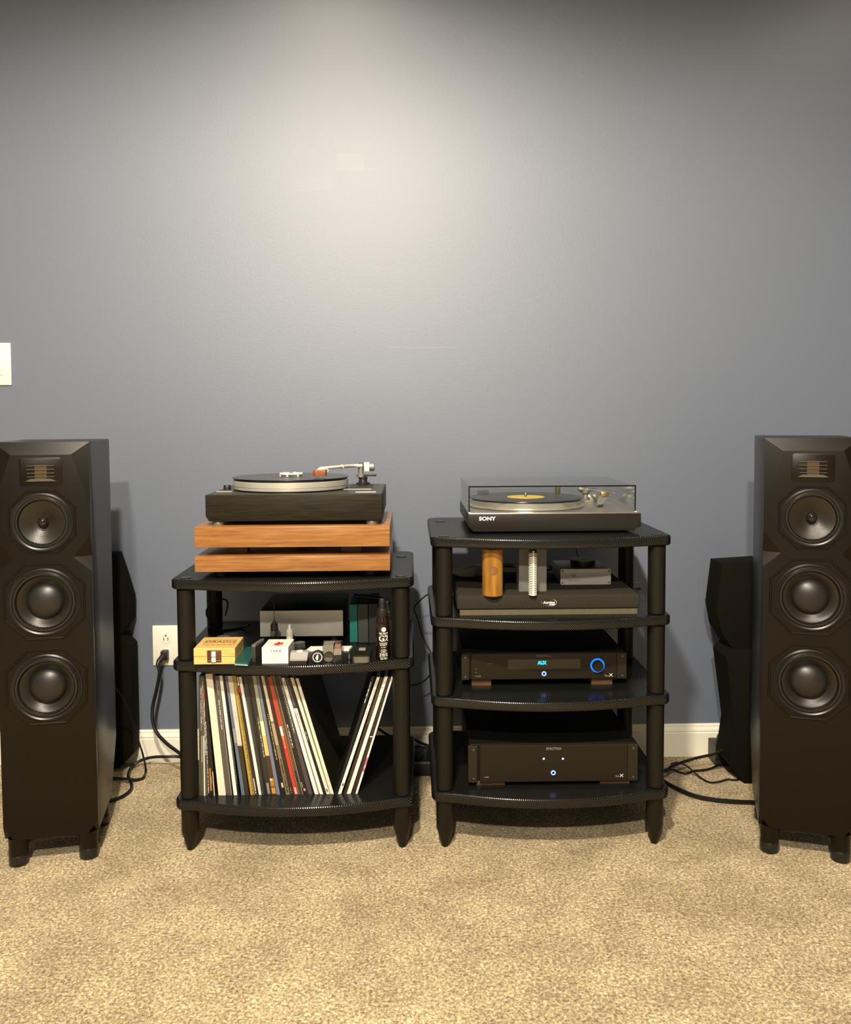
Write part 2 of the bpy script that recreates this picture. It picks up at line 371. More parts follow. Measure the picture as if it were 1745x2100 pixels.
# ------------------------------------------------------------------ racks
def shelf_outline(hw, yb, yc, yf, rc=0.028, n=22):
    """plan: straight back and sides, bowed front; y positive to the wall"""
    pts = []
    def arc(cx, cy, a0, a1, r, k=5):
        for i in range(k+1):
            a = R(a0 + (a1-a0)*i/k); pts.append((cx+r*cos(a), cy+r*sin(a)))
    arc(hw-rc, yb-rc, 0, 90, rc); arc(-hw+rc, yb-rc, 90, 180, rc)
    arc(-hw+rc, yc+rc, 180, 250, rc)
    xs = hw-rc-rc*0.342
    y0 = yc+rc-rc*0.94
    for i in range(1, n):
        x = -xs + 2*xs*i/n
        pts.append((x, y0 + (yf-y0)*(1-(x/xs)**2)))
    arc(hw-rc, yc+rc, 290, 360, rc)
    return pts
def shelf_mesh(out, z0, z1, r=0.0055, k=5):
    bm = NB(); n = len(out)
    nrm = []
    for i in range(n):
        a, b = Vector(out[i-1]), Vector(out[(i+1) % n]); d = (b-a).normalized(); nrm.append(Vector((-d.y, d.x)))
    prof = [(r*(1-sin(R(90*j/k))), z0+r*(1-cos(R(90*j/k)))) for j in range(k+1)] + [(r*(1-cos(R(90*j/k))), z1-r*(1-sin(R(90*j/k)))) for j in range(k+1)]
    rings = [[bm.verts.new((out[i][0]+nrm[i].x*d, out[i][1]+nrm[i].y*d, z)) for i in range(n)] for d, z in prof]
    for A, B in zip(rings, rings[1:]):
        for i in range(n): bm.faces.new((A[i], A[(i+1) % n], B[(i+1) % n], B[i]))
    bm.faces.new(list(reversed(rings[0]))); bm.faces.new(rings[-1])
    return bm
PY0, PY1 = 2.062, 2.36          # front and rear post lines
def rack(name, label, cx, tops, px=0.2605, hw=0.293):
    t = thing(name, label, 'audio rack', (cx, PY0, 0))
    th = 0.0245
    out = shelf_outline(hw, 2.457, 2.034, 1.992)
    sh0 = None
    for z in tops:
        if sh0 is None:
            sh0 = part(t, 'shelf', shelf_mesh([(x+cx, y) for x, y in out], z-th, z), Mcarbon, sharp=40); z0 = z
        else: dup(sh0, dz=z-z0)
    heights = {}
    for a, b in zip(tops, tops[1:]):
        h = a-th-b
        for dx in (-px, px):
            for y in (PY0, PY1):
                x = cx+dx
                part(t, 'post', lathe(NB(), [(0.0185, 0), (0.0212, 0.003), (0.0212, h-0.003), (0.0185, h)], 28, TR(x, y, b)), Mpost)
    zb = tops[-1]-th
    f0 = None
    for dx in (-px, px):
        for y in (PY0, PY1):
            if f0 is None:
                f0 = part(t, 'foot', lathe(NB(), [(0.0075, 0), (0.0085, 0.002), (0.019, 0.040), (0.0212, 0.048), (0.0212, zb)], 28, TR(cx+dx, y, 0)), Mpost); fx, fy = dx, y
                c0 = part(t, 'post_cap', lathe(NB(), [(0.0135, 0), (0.0135, 0.0015), (0.010, 0.0022), (0.0075, 0.0010), (0, 0.0010)], 24, TR(cx+dx, y, tops[0]), False), Mcap)
            else:
                dup(f0, dx-fx, y-fy); dup(c0, dx-fx, y-fy)
    return t
LX, RX = -0.2870, 0.3400
LT = [0.675, 0.476, 0.1335]
RT_ = [0.772, 0.577, 0.381, 0.145]
rack('audio_rack', 'black three-shelf audio rack with bowed shelves, holding a row of records', LX, LT)
rack('audio_rack', 'black four-shelf audio rack with bowed shelves, holding two amplifiers', RX, RT_)

# ------------------------------------------------------------------ floor speakers
def speaker():
    W, t = 0.1055, 0.017
    tp = thing('tower_speaker', 'black tower speaker with three round drivers, standing beside the wall outlet', 'speaker', local=True, group='pair of tower speakers')
    zpx = lambda y: atY(93, y, 1.985).z
    zt, zb = zpx(907), zpx(1722)
    dep = 0.30
    # cabinet: side profile with rear lower corner cut away
    prof = [(0.0, zb), (0.0, zt), (0.003, zt+0.0005), (dep-0.004, zt+0.0005), (dep, zt-0.004), (dep, zb+0.125), (dep-0.105, zb)]
    Mx = Matrix(((0, 0, 1, 0), (1, 0, 0, 0), (0, 1, 0, 0), (0, 0, 0, 1)))
    part(tp, 'cabinet', prism(NB(), prof, -W, W, Mx, bev=0.003), Mspk)
    # faceted front baffle
    bm = NB()
    zB, zC, zD, zG = zpx(1040), zpx(1100), zpx(1146), zpx(1176)
    def V(x, y, z): return bm.verts.new((x, y, z))
    S = {}
    for s in (-1, 1):
        S[s] = dict(A=V(s*W, 0, zt), I=V(s*W*0.62, -t, zt-0.029), B=V(s*W, -t, zB), C=V(s*W, -t, zC), D=V(s*W*0.62, -t, zD), E=V(s*W, 0.0, zD), G=V(s*W, -t, zG),
                    P=V(s*W, -t, zb+0.035), Q=V(s*W*0.78, -t, zb), P0=V(s*W, 0.0, zb+0.0), Q0=V(s*W*0.78, 0.0, zb))
    l, r = S[-1], S[1]
    bm.faces.new((l['A'], r['A'], r['I'], l['I']))
    def holed(keys, holes):
        ed = []
        for k in range(len(keys)):
            e = bm.edges.get((keys[k], keys[(k+1) % len(keys)])) or bm.edges.new((keys[k], keys[(k+1) % len(keys)])); ed.append(e)
        for (hz, hr) in holes:
            ring = [V(hr*cos(2*pi*i/48), -t, hz+hr*sin(2*pi*i/48)) for i in range(48)]
            for i in range(48): ed.append(bm.edges.new((ring[i], ring[(i+1) % 48])))
        bmesh.ops.triangle_fill(bm, use_beauty=True, use_dissolve=False, edges=ed)
    holed([l['I'], r['I'], r['B'], r['C'], r['D'], l['D'], l['C'], l['B']], [(zpx(1072), 0.060)])
    holed([l['D'], r['D'], r['G'], r['P'], r['Q'], l['Q'], l['P'], l['G']], [(zpx(1236), 0.070), (zpx(1412), 0.070)])
    for q in (l, r):
        bm.faces.new((q['A'], q['I'], q['B'])); bm.faces.new((q['C'], q['D'], q['E'])); bm.faces.new((q['D'], q['G'], q['E']))
        bm.faces.new((q['A'], q['B'], q['C'], q['E'])); bm.faces.new((q['E'], q['G'], q['P'], q['P0']))
        bm.faces.new((q['P'], q['Q'], q['Q0'], q['P0']))
    bm.faces.new((l['Q'], r['Q'], r['Q0'], l['Q0']))
    se = [e for e in bm.edges if len(e.link_faces) == 2 and e.calc_face_angle(0) > 0.15]
    bmesh.ops.recalc_face_normals(bm, faces=bm.faces)
    bmesh.ops.bevel(bm, geom=se, offset=0.0011, segments=2, profile=0.5, affect='EDGES')
    part(tp, 'baffle', bm, Mbaf, sharp=12)
    # tweeter
    tz = zpx(969)
    tw = part(tp, 'tweeter_plate', prism(NB(), [(-.044, -.032), (.044, -.032), (.047, -.029), (.047, .029), (.041, .034), (-.041, .034), (-.047, .029), (-.047, -.029)], 0, 0.0009, FRONT(0, -t, tz), bev=0.0004), Mbaf)
    part(tw, 'ribbon', box(NB(), -0.013, 0.013, -t-0.0022, -t-0.001, tz-0.016, tz+0.017), Mamber, 'amber folded ribbon')
    for k in range(4):
        part(tw, 'slat', box(NB(), -0.030, 0.030, -t-0.0040, -t-0.0012, tz+0.014-k*0.0085, tz+0.0158-k*0.0085, 0.0005, 1), Mslat)
    part(tw, 'lip', prism(NB(), [(-.034, 0), (.034, 0), (.022, .006), (-.022, .006)], 0, 0.004, FRONT(0, -t-0.0012, tz-0.021)), Mslat)
    # drivers
    def octa(h, c): return [(-h+c, -h), (h-c, -h), (h, -h+c), (h, h-c), (h-c, h), (-h+c, h), (-h, h-c), (-h, -h+c)]
    def bezel(z, h, c, r):
        b = NB()
        o = octa(h, c); n = len(o)
        outer0 = [b.verts.new(FRONT(0, -t, z) @ Vector((x, y, 0))) for x, y in o]
        outer1 = [b.verts.new(FRONT(0, -t, z) @ Vector((x*0.985, y*0.985, 0.0016))) for x, y in o]
        inner1 = [b.verts.new(FRONT(0, -t, z) @ Vector((x*0.955, y*0.955, 0.0016))) for x, y in o]
        inner0 = [b.verts.new(FRONT(0, -t, z) @ Vector((x*0.94, y*0.94, 0.0004))) for x, y in o]
        for a_, b_ in ((outer0, outer1), (outer1, inner1), (inner1, inner0)):
            for i in range(n): b.faces.new((a_[i], a_[(i+1) % n], b_[(i+1) % n], b_[i]))
        ring = [b.verts.new(FRONT(0, -t, z) @ Vector((r*cos(2*pi*i/48), r*sin(2*pi*i/48), 0.0004))) for i in range(48)]
        ed = [b.edges.get((inner0[i], inner0[(i+1) % n])) for i in range(n)] + [b.edges.new((ring[i], ring[(i+1) % 48])) for i in range(48)]
        bmesh.ops.triangle_fill(b, use_beauty=True, use_dissolve=False, edges=ed)
        return part(tp, 'driver_bezel', b, Mbaf, sharp=20)
    mz = zpx(1072)
    bezel(mz, 0.074, 0.040, 0.060)
    d = part(tp, 'midrange_driver', lathe(NB(), [(0.0685, 0.0), (0.0685, 0.004), (0.065, 0.0062), (0.0625, 0.0042), (0.0600, 0.0040), (0.0570, 0.0068), (0.0535, 0.0068), (0.0510, 0.0020), (0.0500, 0.0000)], 56, FRONT(0, -t, mz), False, False), Mrub)
    part(d, 'cone', lathe(NB(), [(0.0505, 0.0012), (0.0480, 0.0006), (0.034, -0.0065), (0.021, -0.0118), (0.0125, -0.0150), (0, -0.0150)], 56, FRONT(0, -t, mz), False, False), Mcone)
    part(d, 'phase_plug', lathe(NB(), [(0.0125, -0.0150), (0.0125, -0.010), (0.0118, -0.003), (0.0095, 0.0020), (0.0055, 0.0048), (0, 0.0058)], 32, FRONT(0, -t, mz), False, False), Mgloss)
    w0 = None
    for y in (1236, 1412):
        z = zpx(y)
        if w0 is None:
            bz = bezel(z, 0.0905, 0.049, 0.070)
            w0 = part(tp, 'woofer', lathe(NB(), [(0.0795, 0.0), (0.0795, 0.004), (0.0760, 0.0066), (0.0735, 0.0046), (0.0715, 0.0042), (0.0680, 0.0082), (0.0640, 0.0082), (0.0610, 0.0030), (0.0600, 0.0008)], 56, FRONT(0, -t, z), False, False), Mrub)
            part(w0, 'cone', lathe(NB(), [(0.0602, 0.0012), (0.0580, 0.0006), (0.0500, -0.0055), (0.0412, -0.0120), (0, -0.0125)], 56, FRONT(0, -t, z), False, False), Mcone)
            part(w0, 'dust_cap', lathe(NB(), [(0.0418, -0.0122)] + [(0.0418*cos(R(a)), -0.0122+0.0200*sin(R(a))) for a in range(12, 90, 12)] + [(0, 0.0078)], 48, FRONT(0, -t, z), False, False), Mdome)
            wz = z
        else:
            dup(w0, dz=z-wz); dup(bz, dz=z-wz)
    # feet and plinth bar
    part(tp, 'base_plate', box(NB(), -0.092, 0.092, 0.004, 0.185, zb-0.006, zb+0.001, 0.002), Mbaf)
    f0 = None
    for fx in (-0.079, 0.079):
        for fy in (0.008, 0.180):
            if f0 is None:
                f0 = part(tp, 'foot', lathe(NB(), [(0.0215, 0.027), (0.0220, 0.029), (0.0210, 0.034), (0.0225, zb+0.001)], 20, TR(fx, fy, 0)), Mbaf)
                part(f0, 'pad', lathe(NB(), [(0.0190, -0.002), (0.0222, 0.003), (0.0222, 0.024), (0.0205, 0.0272)], 24, TR(fx, fy, 0)), Mrub)
                q = (fx, fy)
            else: dup(f0, fx-q[0], fy-q[1])
    part(tp, 'under_brace', tube(NB(), smooth_path([(-0.079, 0.02, 0.040), (-0.045, 0.012, zb-0.012), (0.0, 0.010, zb-0.008), (0.045, 0.012, zb-0.012), (0.079, 0.02, 0.042)]), 0.006), Mblk)
    return tp
spL = speaker()
spR = dup(spL); ORG[spR.name] = Vector((0, 0, 0))
for ch in list(spR.children): bpy.data.objects.remove(ch)
def copy_tree(o, parent):
    c = o.copy(); C.objects.link(c); c.parent = parent
    for ch in o.children: copy_tree(ch, c)
for ch in list(spL.children): copy_tree(ch, spR)
spL.location = (-0.8625, 2.012, 0); spL.rotation_euler = (0, 0, R(11))
spR.location = (0.9425, 1.985, 0); spR.rotation_euler = (0, 0, R(-18))
spR['label'] = 'black tower speaker with three round drivers, standing beside the four-shelf rack'

# slim black rear cabinets by the wall
def rear(label, upper, lower, Y, Y2):
    def pp(x, y):
        a, b = atY(x, y, Y), atY(x, y, Y2); return Vector((a.x if y > 1500 and Y < 2.5 else b.x, Y, a.z))      # the far edge makes the outline
    P = [pp(x, y) for x, y in upper]; Q = [pp(x, y) for x, y in lower]
    mz = min(q.z for q in Q); c = sum((q.x for q in Q))/len(Q)
    t = thing('rear_cabinet', label, 'cabinet', (c, Y, mz-0.0), group='slim cabinets behind the towers')
    MM = Matrix(((1, 0, 0, 0), (0, 0, -1, 0), (0, 1, 0, 0), (0, 0, 0, 1)))
    part(t, 'lower_panel', prism(NB(), [(q.x, max(q.z, 0.0)) for q in Q], -Y2, -Y, MM, bev=0.002), Mhorn)
    part(t, 'upper_panel', prism(NB(), [(q.x, q.z) for q in P], -Y2+0.006, -Y-0.002, MM, bev=0.002), Mhorn)
    t.location.z = 0.0
    for ch in t.children: ch.location.z = mz
    return t
m_ = lambda pts, c: pts + [(2*c-x, y) for x, y in reversed(pts)]
rear('slim faceted black cabinet against the wall behind the tower speaker beside the outlet', m_([(252, 1136), (266, 1180), (280, 1226), (280, 1272), (261, 1304)], 204), m_([(261, 1304), (282, 1325), (286, 1514), (287, 1546), (258, 1576)], 204), 2.535, 2.596)
rear('slim faceted black cabinet with notched side, behind the tower speaker beside the four-shelf rack', [(1455, 1157), (1444, 1248), (1452, 1294), (1474, 1331), (1575, 1331), (1600, 1294), (1606, 1248), (1543, 1151)],
     [(1474, 1331), (1461, 1347), (1480, 1490), (1494, 1562), (1527, 1609), (1575, 1609), (1600, 1562), (1606, 1347), (1590, 1331)], 2.395, 2.50)

# ------------------------------------------------------------------ wall plates
def outlet():
    Y = WY-0.0055
    X0, X1, Z0, Z1 = rect(313, 1283, 368, 1365, Y)
    t = thing('wall_outlet', 'ivory double wall outlet with a black plug in its lower socket', 'outlet', ((X0+X1)/2, WY, (Z0+Z1)/2))
    part(t, 'cover_plate', box(NB(), X0, X1, Y, WY, Z0, Z1, 0.002), Mplate)
    c = (X0+X1)/2
    for k, y in enumerate((1309, 1341)):
        z = atY(340, y, Y).z
        s = part(t, 'socket', lathe(NB(), [(0.0172, 0), (0.0168, 0.0014), (0, 0.0014)], 28, FRONT(c, Y, z), False), Mplate)
        if k == 0:
            for dx in (-0.0063, 0.0063): part(s, 'slot', box(NB(), c+dx-0.0011, c+dx+0.0011, Y-0.0018, Y-0.0010, z-0.007, z+0.003), Mslot)
            part(s, 'ground_hole', cyl(NB(), 0.0026, 0.0006, FRONT(c, Y-0.0012, z+0.0085), 12), Mslot)
    part(t, 'screw', cyl(NB(), 0.0028, 0.001, FRONT(c, Y, (Z0+Z1)/2), 12), Mplate)
    return c, Y
oc, oy = outlet()
Y = WY-0.006
X0, X1, Z0, Z1 = rect(-32, 703, 22, 790, Y)
t = thing('switch_plate', 'ivory blank switch plate on the blue-grey wall', 'switch plate', ((X0+X1)/2, WY, (Z0+Z1)/2))
part(t, 'plate', box(NB(), X0, X1, Y, WY, Z0, Z1, 0.002), Mplate)
part(t, 'rocker', box(NB(), X0+0.02, X0+0.054, Y-0.003, Y+0.002, Z0+0.03, Z1-0.03, 0.0015), Mplate)

# ------------------------------------------------------------------ boards under the left turntable
zs = LT[0]
yF = 2.035
X0, X1, za, zb = rect(399, 1140, 800, 1172, yF)
low = thing('wooden_board', 'brown wooden isolation board, the lower of two, on the three-shelf rack', 'board', ((X0+X1)/2, yF, zs), group='isolation boards')
part(low, 'slab', box(NB(), X0, X1, yF, yF+0.325, za, zb, 0.0015), Mplat)
f0 = part(low, 'foot', cyl(NB(), 0.018, za-zs+0.002, TR(X0+0.05, yF+0.06, zs-0.001), 20), Mblk)
for dx, dy in ((X1-X0-0.1, 0), (0, 0.21), (X1-X0-0.1, 0.21)): dup(f0, dx, dy)
zlow = zb
X0u, X1u, zua, zub = rect(398, 1079.5, 799.5, 1122, yF-0.002)
for (xa, xb) in ((467, 508), (700, 741)):
    a = atY(xa, 1128, yF+0.05).x; b = atY(xb, 1128, yF+0.05).x
    solo('wooden_block', box(NB(), a, b, yF+0.045, yF+0.085, zlow, zua, 0.0008), Mblock, 'small brown wooden block pinched between the two wooden boards', 'block', 'blocks between the boards')
for xa in (487, 720):
    a = atY(xa, 1128, yF+0.05).x
solo('wooden_block', box(NB(), (X0u+X1u)/2-0.02, (X0u+X1u)/2+0.02, yF+0.24, yF+0.28, zlow, zua, 0.0008), Mblock, 'small brown wooden block at the rear between the two wooden boards', 'block', 'blocks between the boards')
upb = solo('wooden_board', box(NB(), X0u, X1u, yF-0.002, yF+0.315, zua, zub, 0.0015), Mplat, 'brown wooden isolation board, the upper of two, under the turntable without a lid', 'board', 'isolation boards', org=(X0u, yF-0.002, zua))

# ------------------------------------------------------------------ left turntable
def turntable_left():
    Yf, Yb = 2.052, 2.372
    X0, X1, z0, z1 = rect(421, 1014.5, 784, 1068, Yf)
    t = thing('turntable', 'lidless turntable with a black wood-grain plinth and silver platter', 'turntable', ((X0+X1)/2, Yf, zub))
    bm = NB()
    MM = Matrix(((1, 0, 0, 0), (0, 0, -1, 0), (0, 1, 0, 0), (0, 0, 0, 1)))
    prism(bm, [(X0, z0+0.012), (X0+0.008, z0), (X1-0.004, z0), (X1, z0+0.006), (X1, z1), (X0, z1)], -Yb, -Yf, MM, bev=0.0015)
    part(t, 'plinth', bm, Mash)
    part(t, 'top_deck', box(NB(), X0+0.003, X1-0.003, Yf+0.003, Yb-0.003, z1-0.001, z1+0.0012, 0.0006, 1), Mdeck)
    part(t, 'deck_edge_strip', box(NB(), X0+0.004, X1-0.004, Yf+0.0005, Yf+0.003, z1-0.0005, z1+0.0014), Mdeck)
    zd = z1+0.0012
    f0 = None
    for px_ in (448, 763):
        a = atY(px_, 1072, Yf+0.02).x
        for fy in (Yf+0.022, Yb-0.05):
            b = NB(); lathe(b, [(0.0135, zub), (0.0150, zub+0.003), (0.0150, z0-0.004), (0.012, z0+0.001)], 24, TR(a, fy, 0))
            part(t, 'foot', b, Mdull)
    # platter
    c = atY(597, 977, 2.225); cx, cy = c.x, 2.225
    zr = c.z
    Rr = 0.1505
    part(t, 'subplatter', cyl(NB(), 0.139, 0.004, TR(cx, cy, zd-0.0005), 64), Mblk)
    p = part(t, 'platter', lathe(NB(), [(0.143, zd+0.003), (0.1470, zd+0.0035), (0.1475, zd+0.0085), (0.1462, zd+0.0095), (0.1462, zd+0.0105), (0.1482, zd+0.0115), (0.1482, zr-0.0085), (0.1465, zr-0.0065)], 96, TR(cx, cy, 0)), Msilv)
    part(t, 'platter_mat', cyl(NB(), 0.1462, 0.0050, TR(cx, cy, zr-0.0067), 80), Mblk)
    # knob, badges
    k = atZ(466, 1003, zd)
    part(t, 'speed_knob', lathe(NB(), [(0.0095, 0), (0.0095, 0.009), (0.0085, 0.0105), (0, 0.0105)], 20, TR(k.x, k.y, zd-0.0002)), Mblk)
    for (xa, xb, yy) in ((444, 476, 1008.5), (729, 771, 1009.5)):
        a, b = atZ(xa, yy, zd), atZ(xb, yy, zd)
        part(t, 'badge', box(NB(), a.x, b.x, a.y-0.008, a.y+0.008, zd-0.0002, zd+0.0012, 0.0004, 1), Msilv)
    # arm board with trim line
    a, b = atZ(703, 1003.5, zd), atZ(761, 1003.5, zd)
    part(t, 'armboard', box(NB(), a.x+0.012, b.x, a.y, Yb-0.012, zd-0.0002, zd+0.0010, 0.0004, 1), Mash)
    part(t, 'armboard_trim', box(NB(), a.x, b.x, a.y-0.0035, a.y, zd-0.0002, zd+0.0012), Msilv)
    # tonearm
    pv = atZ(744.5, 993, zd); px_, py_ = pv.x, pv.y
    pz = lambda y: atY(745, y, py_).z
    arm = part(t, 'tonearm', tube(NB(), smooth_path([atY(741, 955, py_-0.004), atY(722, 955.5, py_-0.03), atY(700, 957, 2.24), atY(675, 959, 2.185), atY(656, 960.5, 2.16)], 5), lambda s: 0.0052-0.0018*s, 12), Mcreamw)
    cpt = atY(701.5, 957, 2.243); dpt = (atY(722, 955.5, py_-0.03)-atY(690, 957.6, 2.22)).normalized()
    part(arm, 'collar', lathe(NB(), [(0.0062, -0.002), (0.0066, 0), (0.0062, 0.002)], 16, TR(*cpt) @ dpt.to_track_quat('Z', 'Y').to_matrix().to_4x4()), Msilv)
    x0, x1, q0, q1 = rect(641.5, 963.5, 667, 977.5, 2.15)
    cb = part(arm, 'cartridge', prism(NB(), [(x0, 2.15), (x0+0.007, 2.143), (x1, 2.147), (x1+0.002, 2.168), (x0+0.003, 2.168)], q0+0.0015, q1, bev=0.0006), Mcart, 'reddish wooden cartridge body')
    part(cb, 'stylus', lathe(NB(), [(0.0004, zr+0.0012), (0.0012, q0+0.003)], 8, TR((x0+x1)/2-0.004, 2.152, 0)), Mchrome)
    part(cb, 'headshell', box(NB(), (x0+x1)/2-0.004, (x0+x1)/2+0.009, 2.150, 2.178, q1-0.0004, q1+0.003, 0.0008), Mcreamw)
    part(cb, 'finger_lift', tube(NB(), smooth_path([Vector(((x0+x1)/2+0.008, 2.155, q1+0.001)), Vector((x1+0.004, 2.150, q1+0.002)), Vector((x1+0.008, 2.150, q1-0.002)), Vector((x1+0.005, 2.152, q1-0.005))], 4), 0.0010, 6), Mcreamw)
    part(arm, 'pivot_base', lathe(NB(), [(0.0195, zd), (0.0195, zd+0.0045), (0.0125, zd+0.006), (0.0110, zd+0.014), (0.0125, zd+0.0155), (0.0125, zd+0.020), (0.0100, zd+0.021)], 28, TR(px_, py_, 0)), Mblk)
    part(arm, 'pivot_pillar', lathe(NB(), [(0.0100, pz(979)), (0.0125, pz(978)), (0.0125, pz(972)), (0.0075, pz(971)), (0.0075, pz(956))], 20, TR(px_-0.006, py_, 0)), Mdull)
    X_0, X_1, zz0, zz1 = rect(746, 948.5, 757.5, 967, py_-0.012)
    part(arm, 'bearing_block', box(NB(), X_0, X_1, py_-0.014, py_+0.014, zz0, zz1, 0.0018), Mcreamw)
    part(arm, 'counterweight', lathe(NB(), [(0.010, 0), (0.0118, 0.001), (0.0118, 0.014), (0.0105, 0.0155), (0, 0.0155)], 28, TR(X_1-0.002, py_, (zz0+zz1)/2) @ Matrix.Rotation(R(90), 4, 'Y')), Mdull)
    a = atY(745, 975, py_); b = atY(772, 975, py_)
    part(arm, 'lift_bracket', box(NB(), a.x, b.x, py_-0.008, py_+0.004, pz(976.5), pz(972.5), 0.0008), Mblk)
    part(arm, 'lift_pin', cyl(NB(), 0.0022, 0.006, TR(atY(766, 972, py_).x, py_-0.004, pz(974)), 10), Mchrome)
    part(arm, 'lead_wire', tube(NB(), smooth_path([atY(735, 951, py_-0.010), atY(741, 949, py_-0.016), atY(745, 953, py_-0.017), atY(746, 965, py_-0.017)], 5), 0.0008, 6), Mblk)
    # record + clamp
    r = thing('record', 'black vinyl record on the platter of the lidless turntable', 'record', (cx, cy, zr-0.0017))
    part(r, 'disc', lathe(NB(), [(Rr, zr-0.0010), (Rr-0.0006, zr+0.0002), (0.054, zr), (0.0505, zr)], 96, TR(cx, cy, 0)), Mvinyl)
    part(r, 'label_disc', cyl(NB(), 0.0503, 0.0004, TR(cx, cy, zr-0.0001), 48), Mdlabel)
    kx = cx
    cl = thing('record_clamp', 'small ivory spoked record clamp on the spindle', 'record clamp', (kx, cy, zr))
    part(cl, 'ring', lathe(NB(), [(0.022, zr+0.0055), (0.026, zr+0.0045), (0.030, zr+0.0065), (0.026, zr+0.0095), (0.022, zr+0.0085), (0.022, zr+0.0055)], 28, TR(kx, cy, 0), False, False), Mcreamw)
    for k in range(6):
        a = k*pi/3+0.3
        part(cl, 'leg', lathe(NB(), [(0.0022, zr+0.0003), (0.0034, zr+0.0015), (0.0020, zr+0.003), (0.0028, zr+0.0085), (0.001, zr+0.0105)], 10, TR(kx+0.0275*cos(a), cy+0.0275*sin(a), 0)), Mcreamw)
    for k in range(3):
        a = k*2*pi/3+0.5
        part(cl, 'spoke', tube(NB(), [Vector((kx+0.004*cos(a), cy+0.004*sin(a), zr+0.007)), Vector((kx+0.025*cos(a), cy+0.025*sin(a), zr+0.007))], 0.0017, 6), Mcreamw)
    part(cl, 'hub', lathe(NB(), [(0.005, zr+0.0003), (0.005, zr+0.009), (0.0022, zr+0.012), (0, zr+0.0122)], 16, TR(kx, cy, 0)), Mdull)
turntable_left()

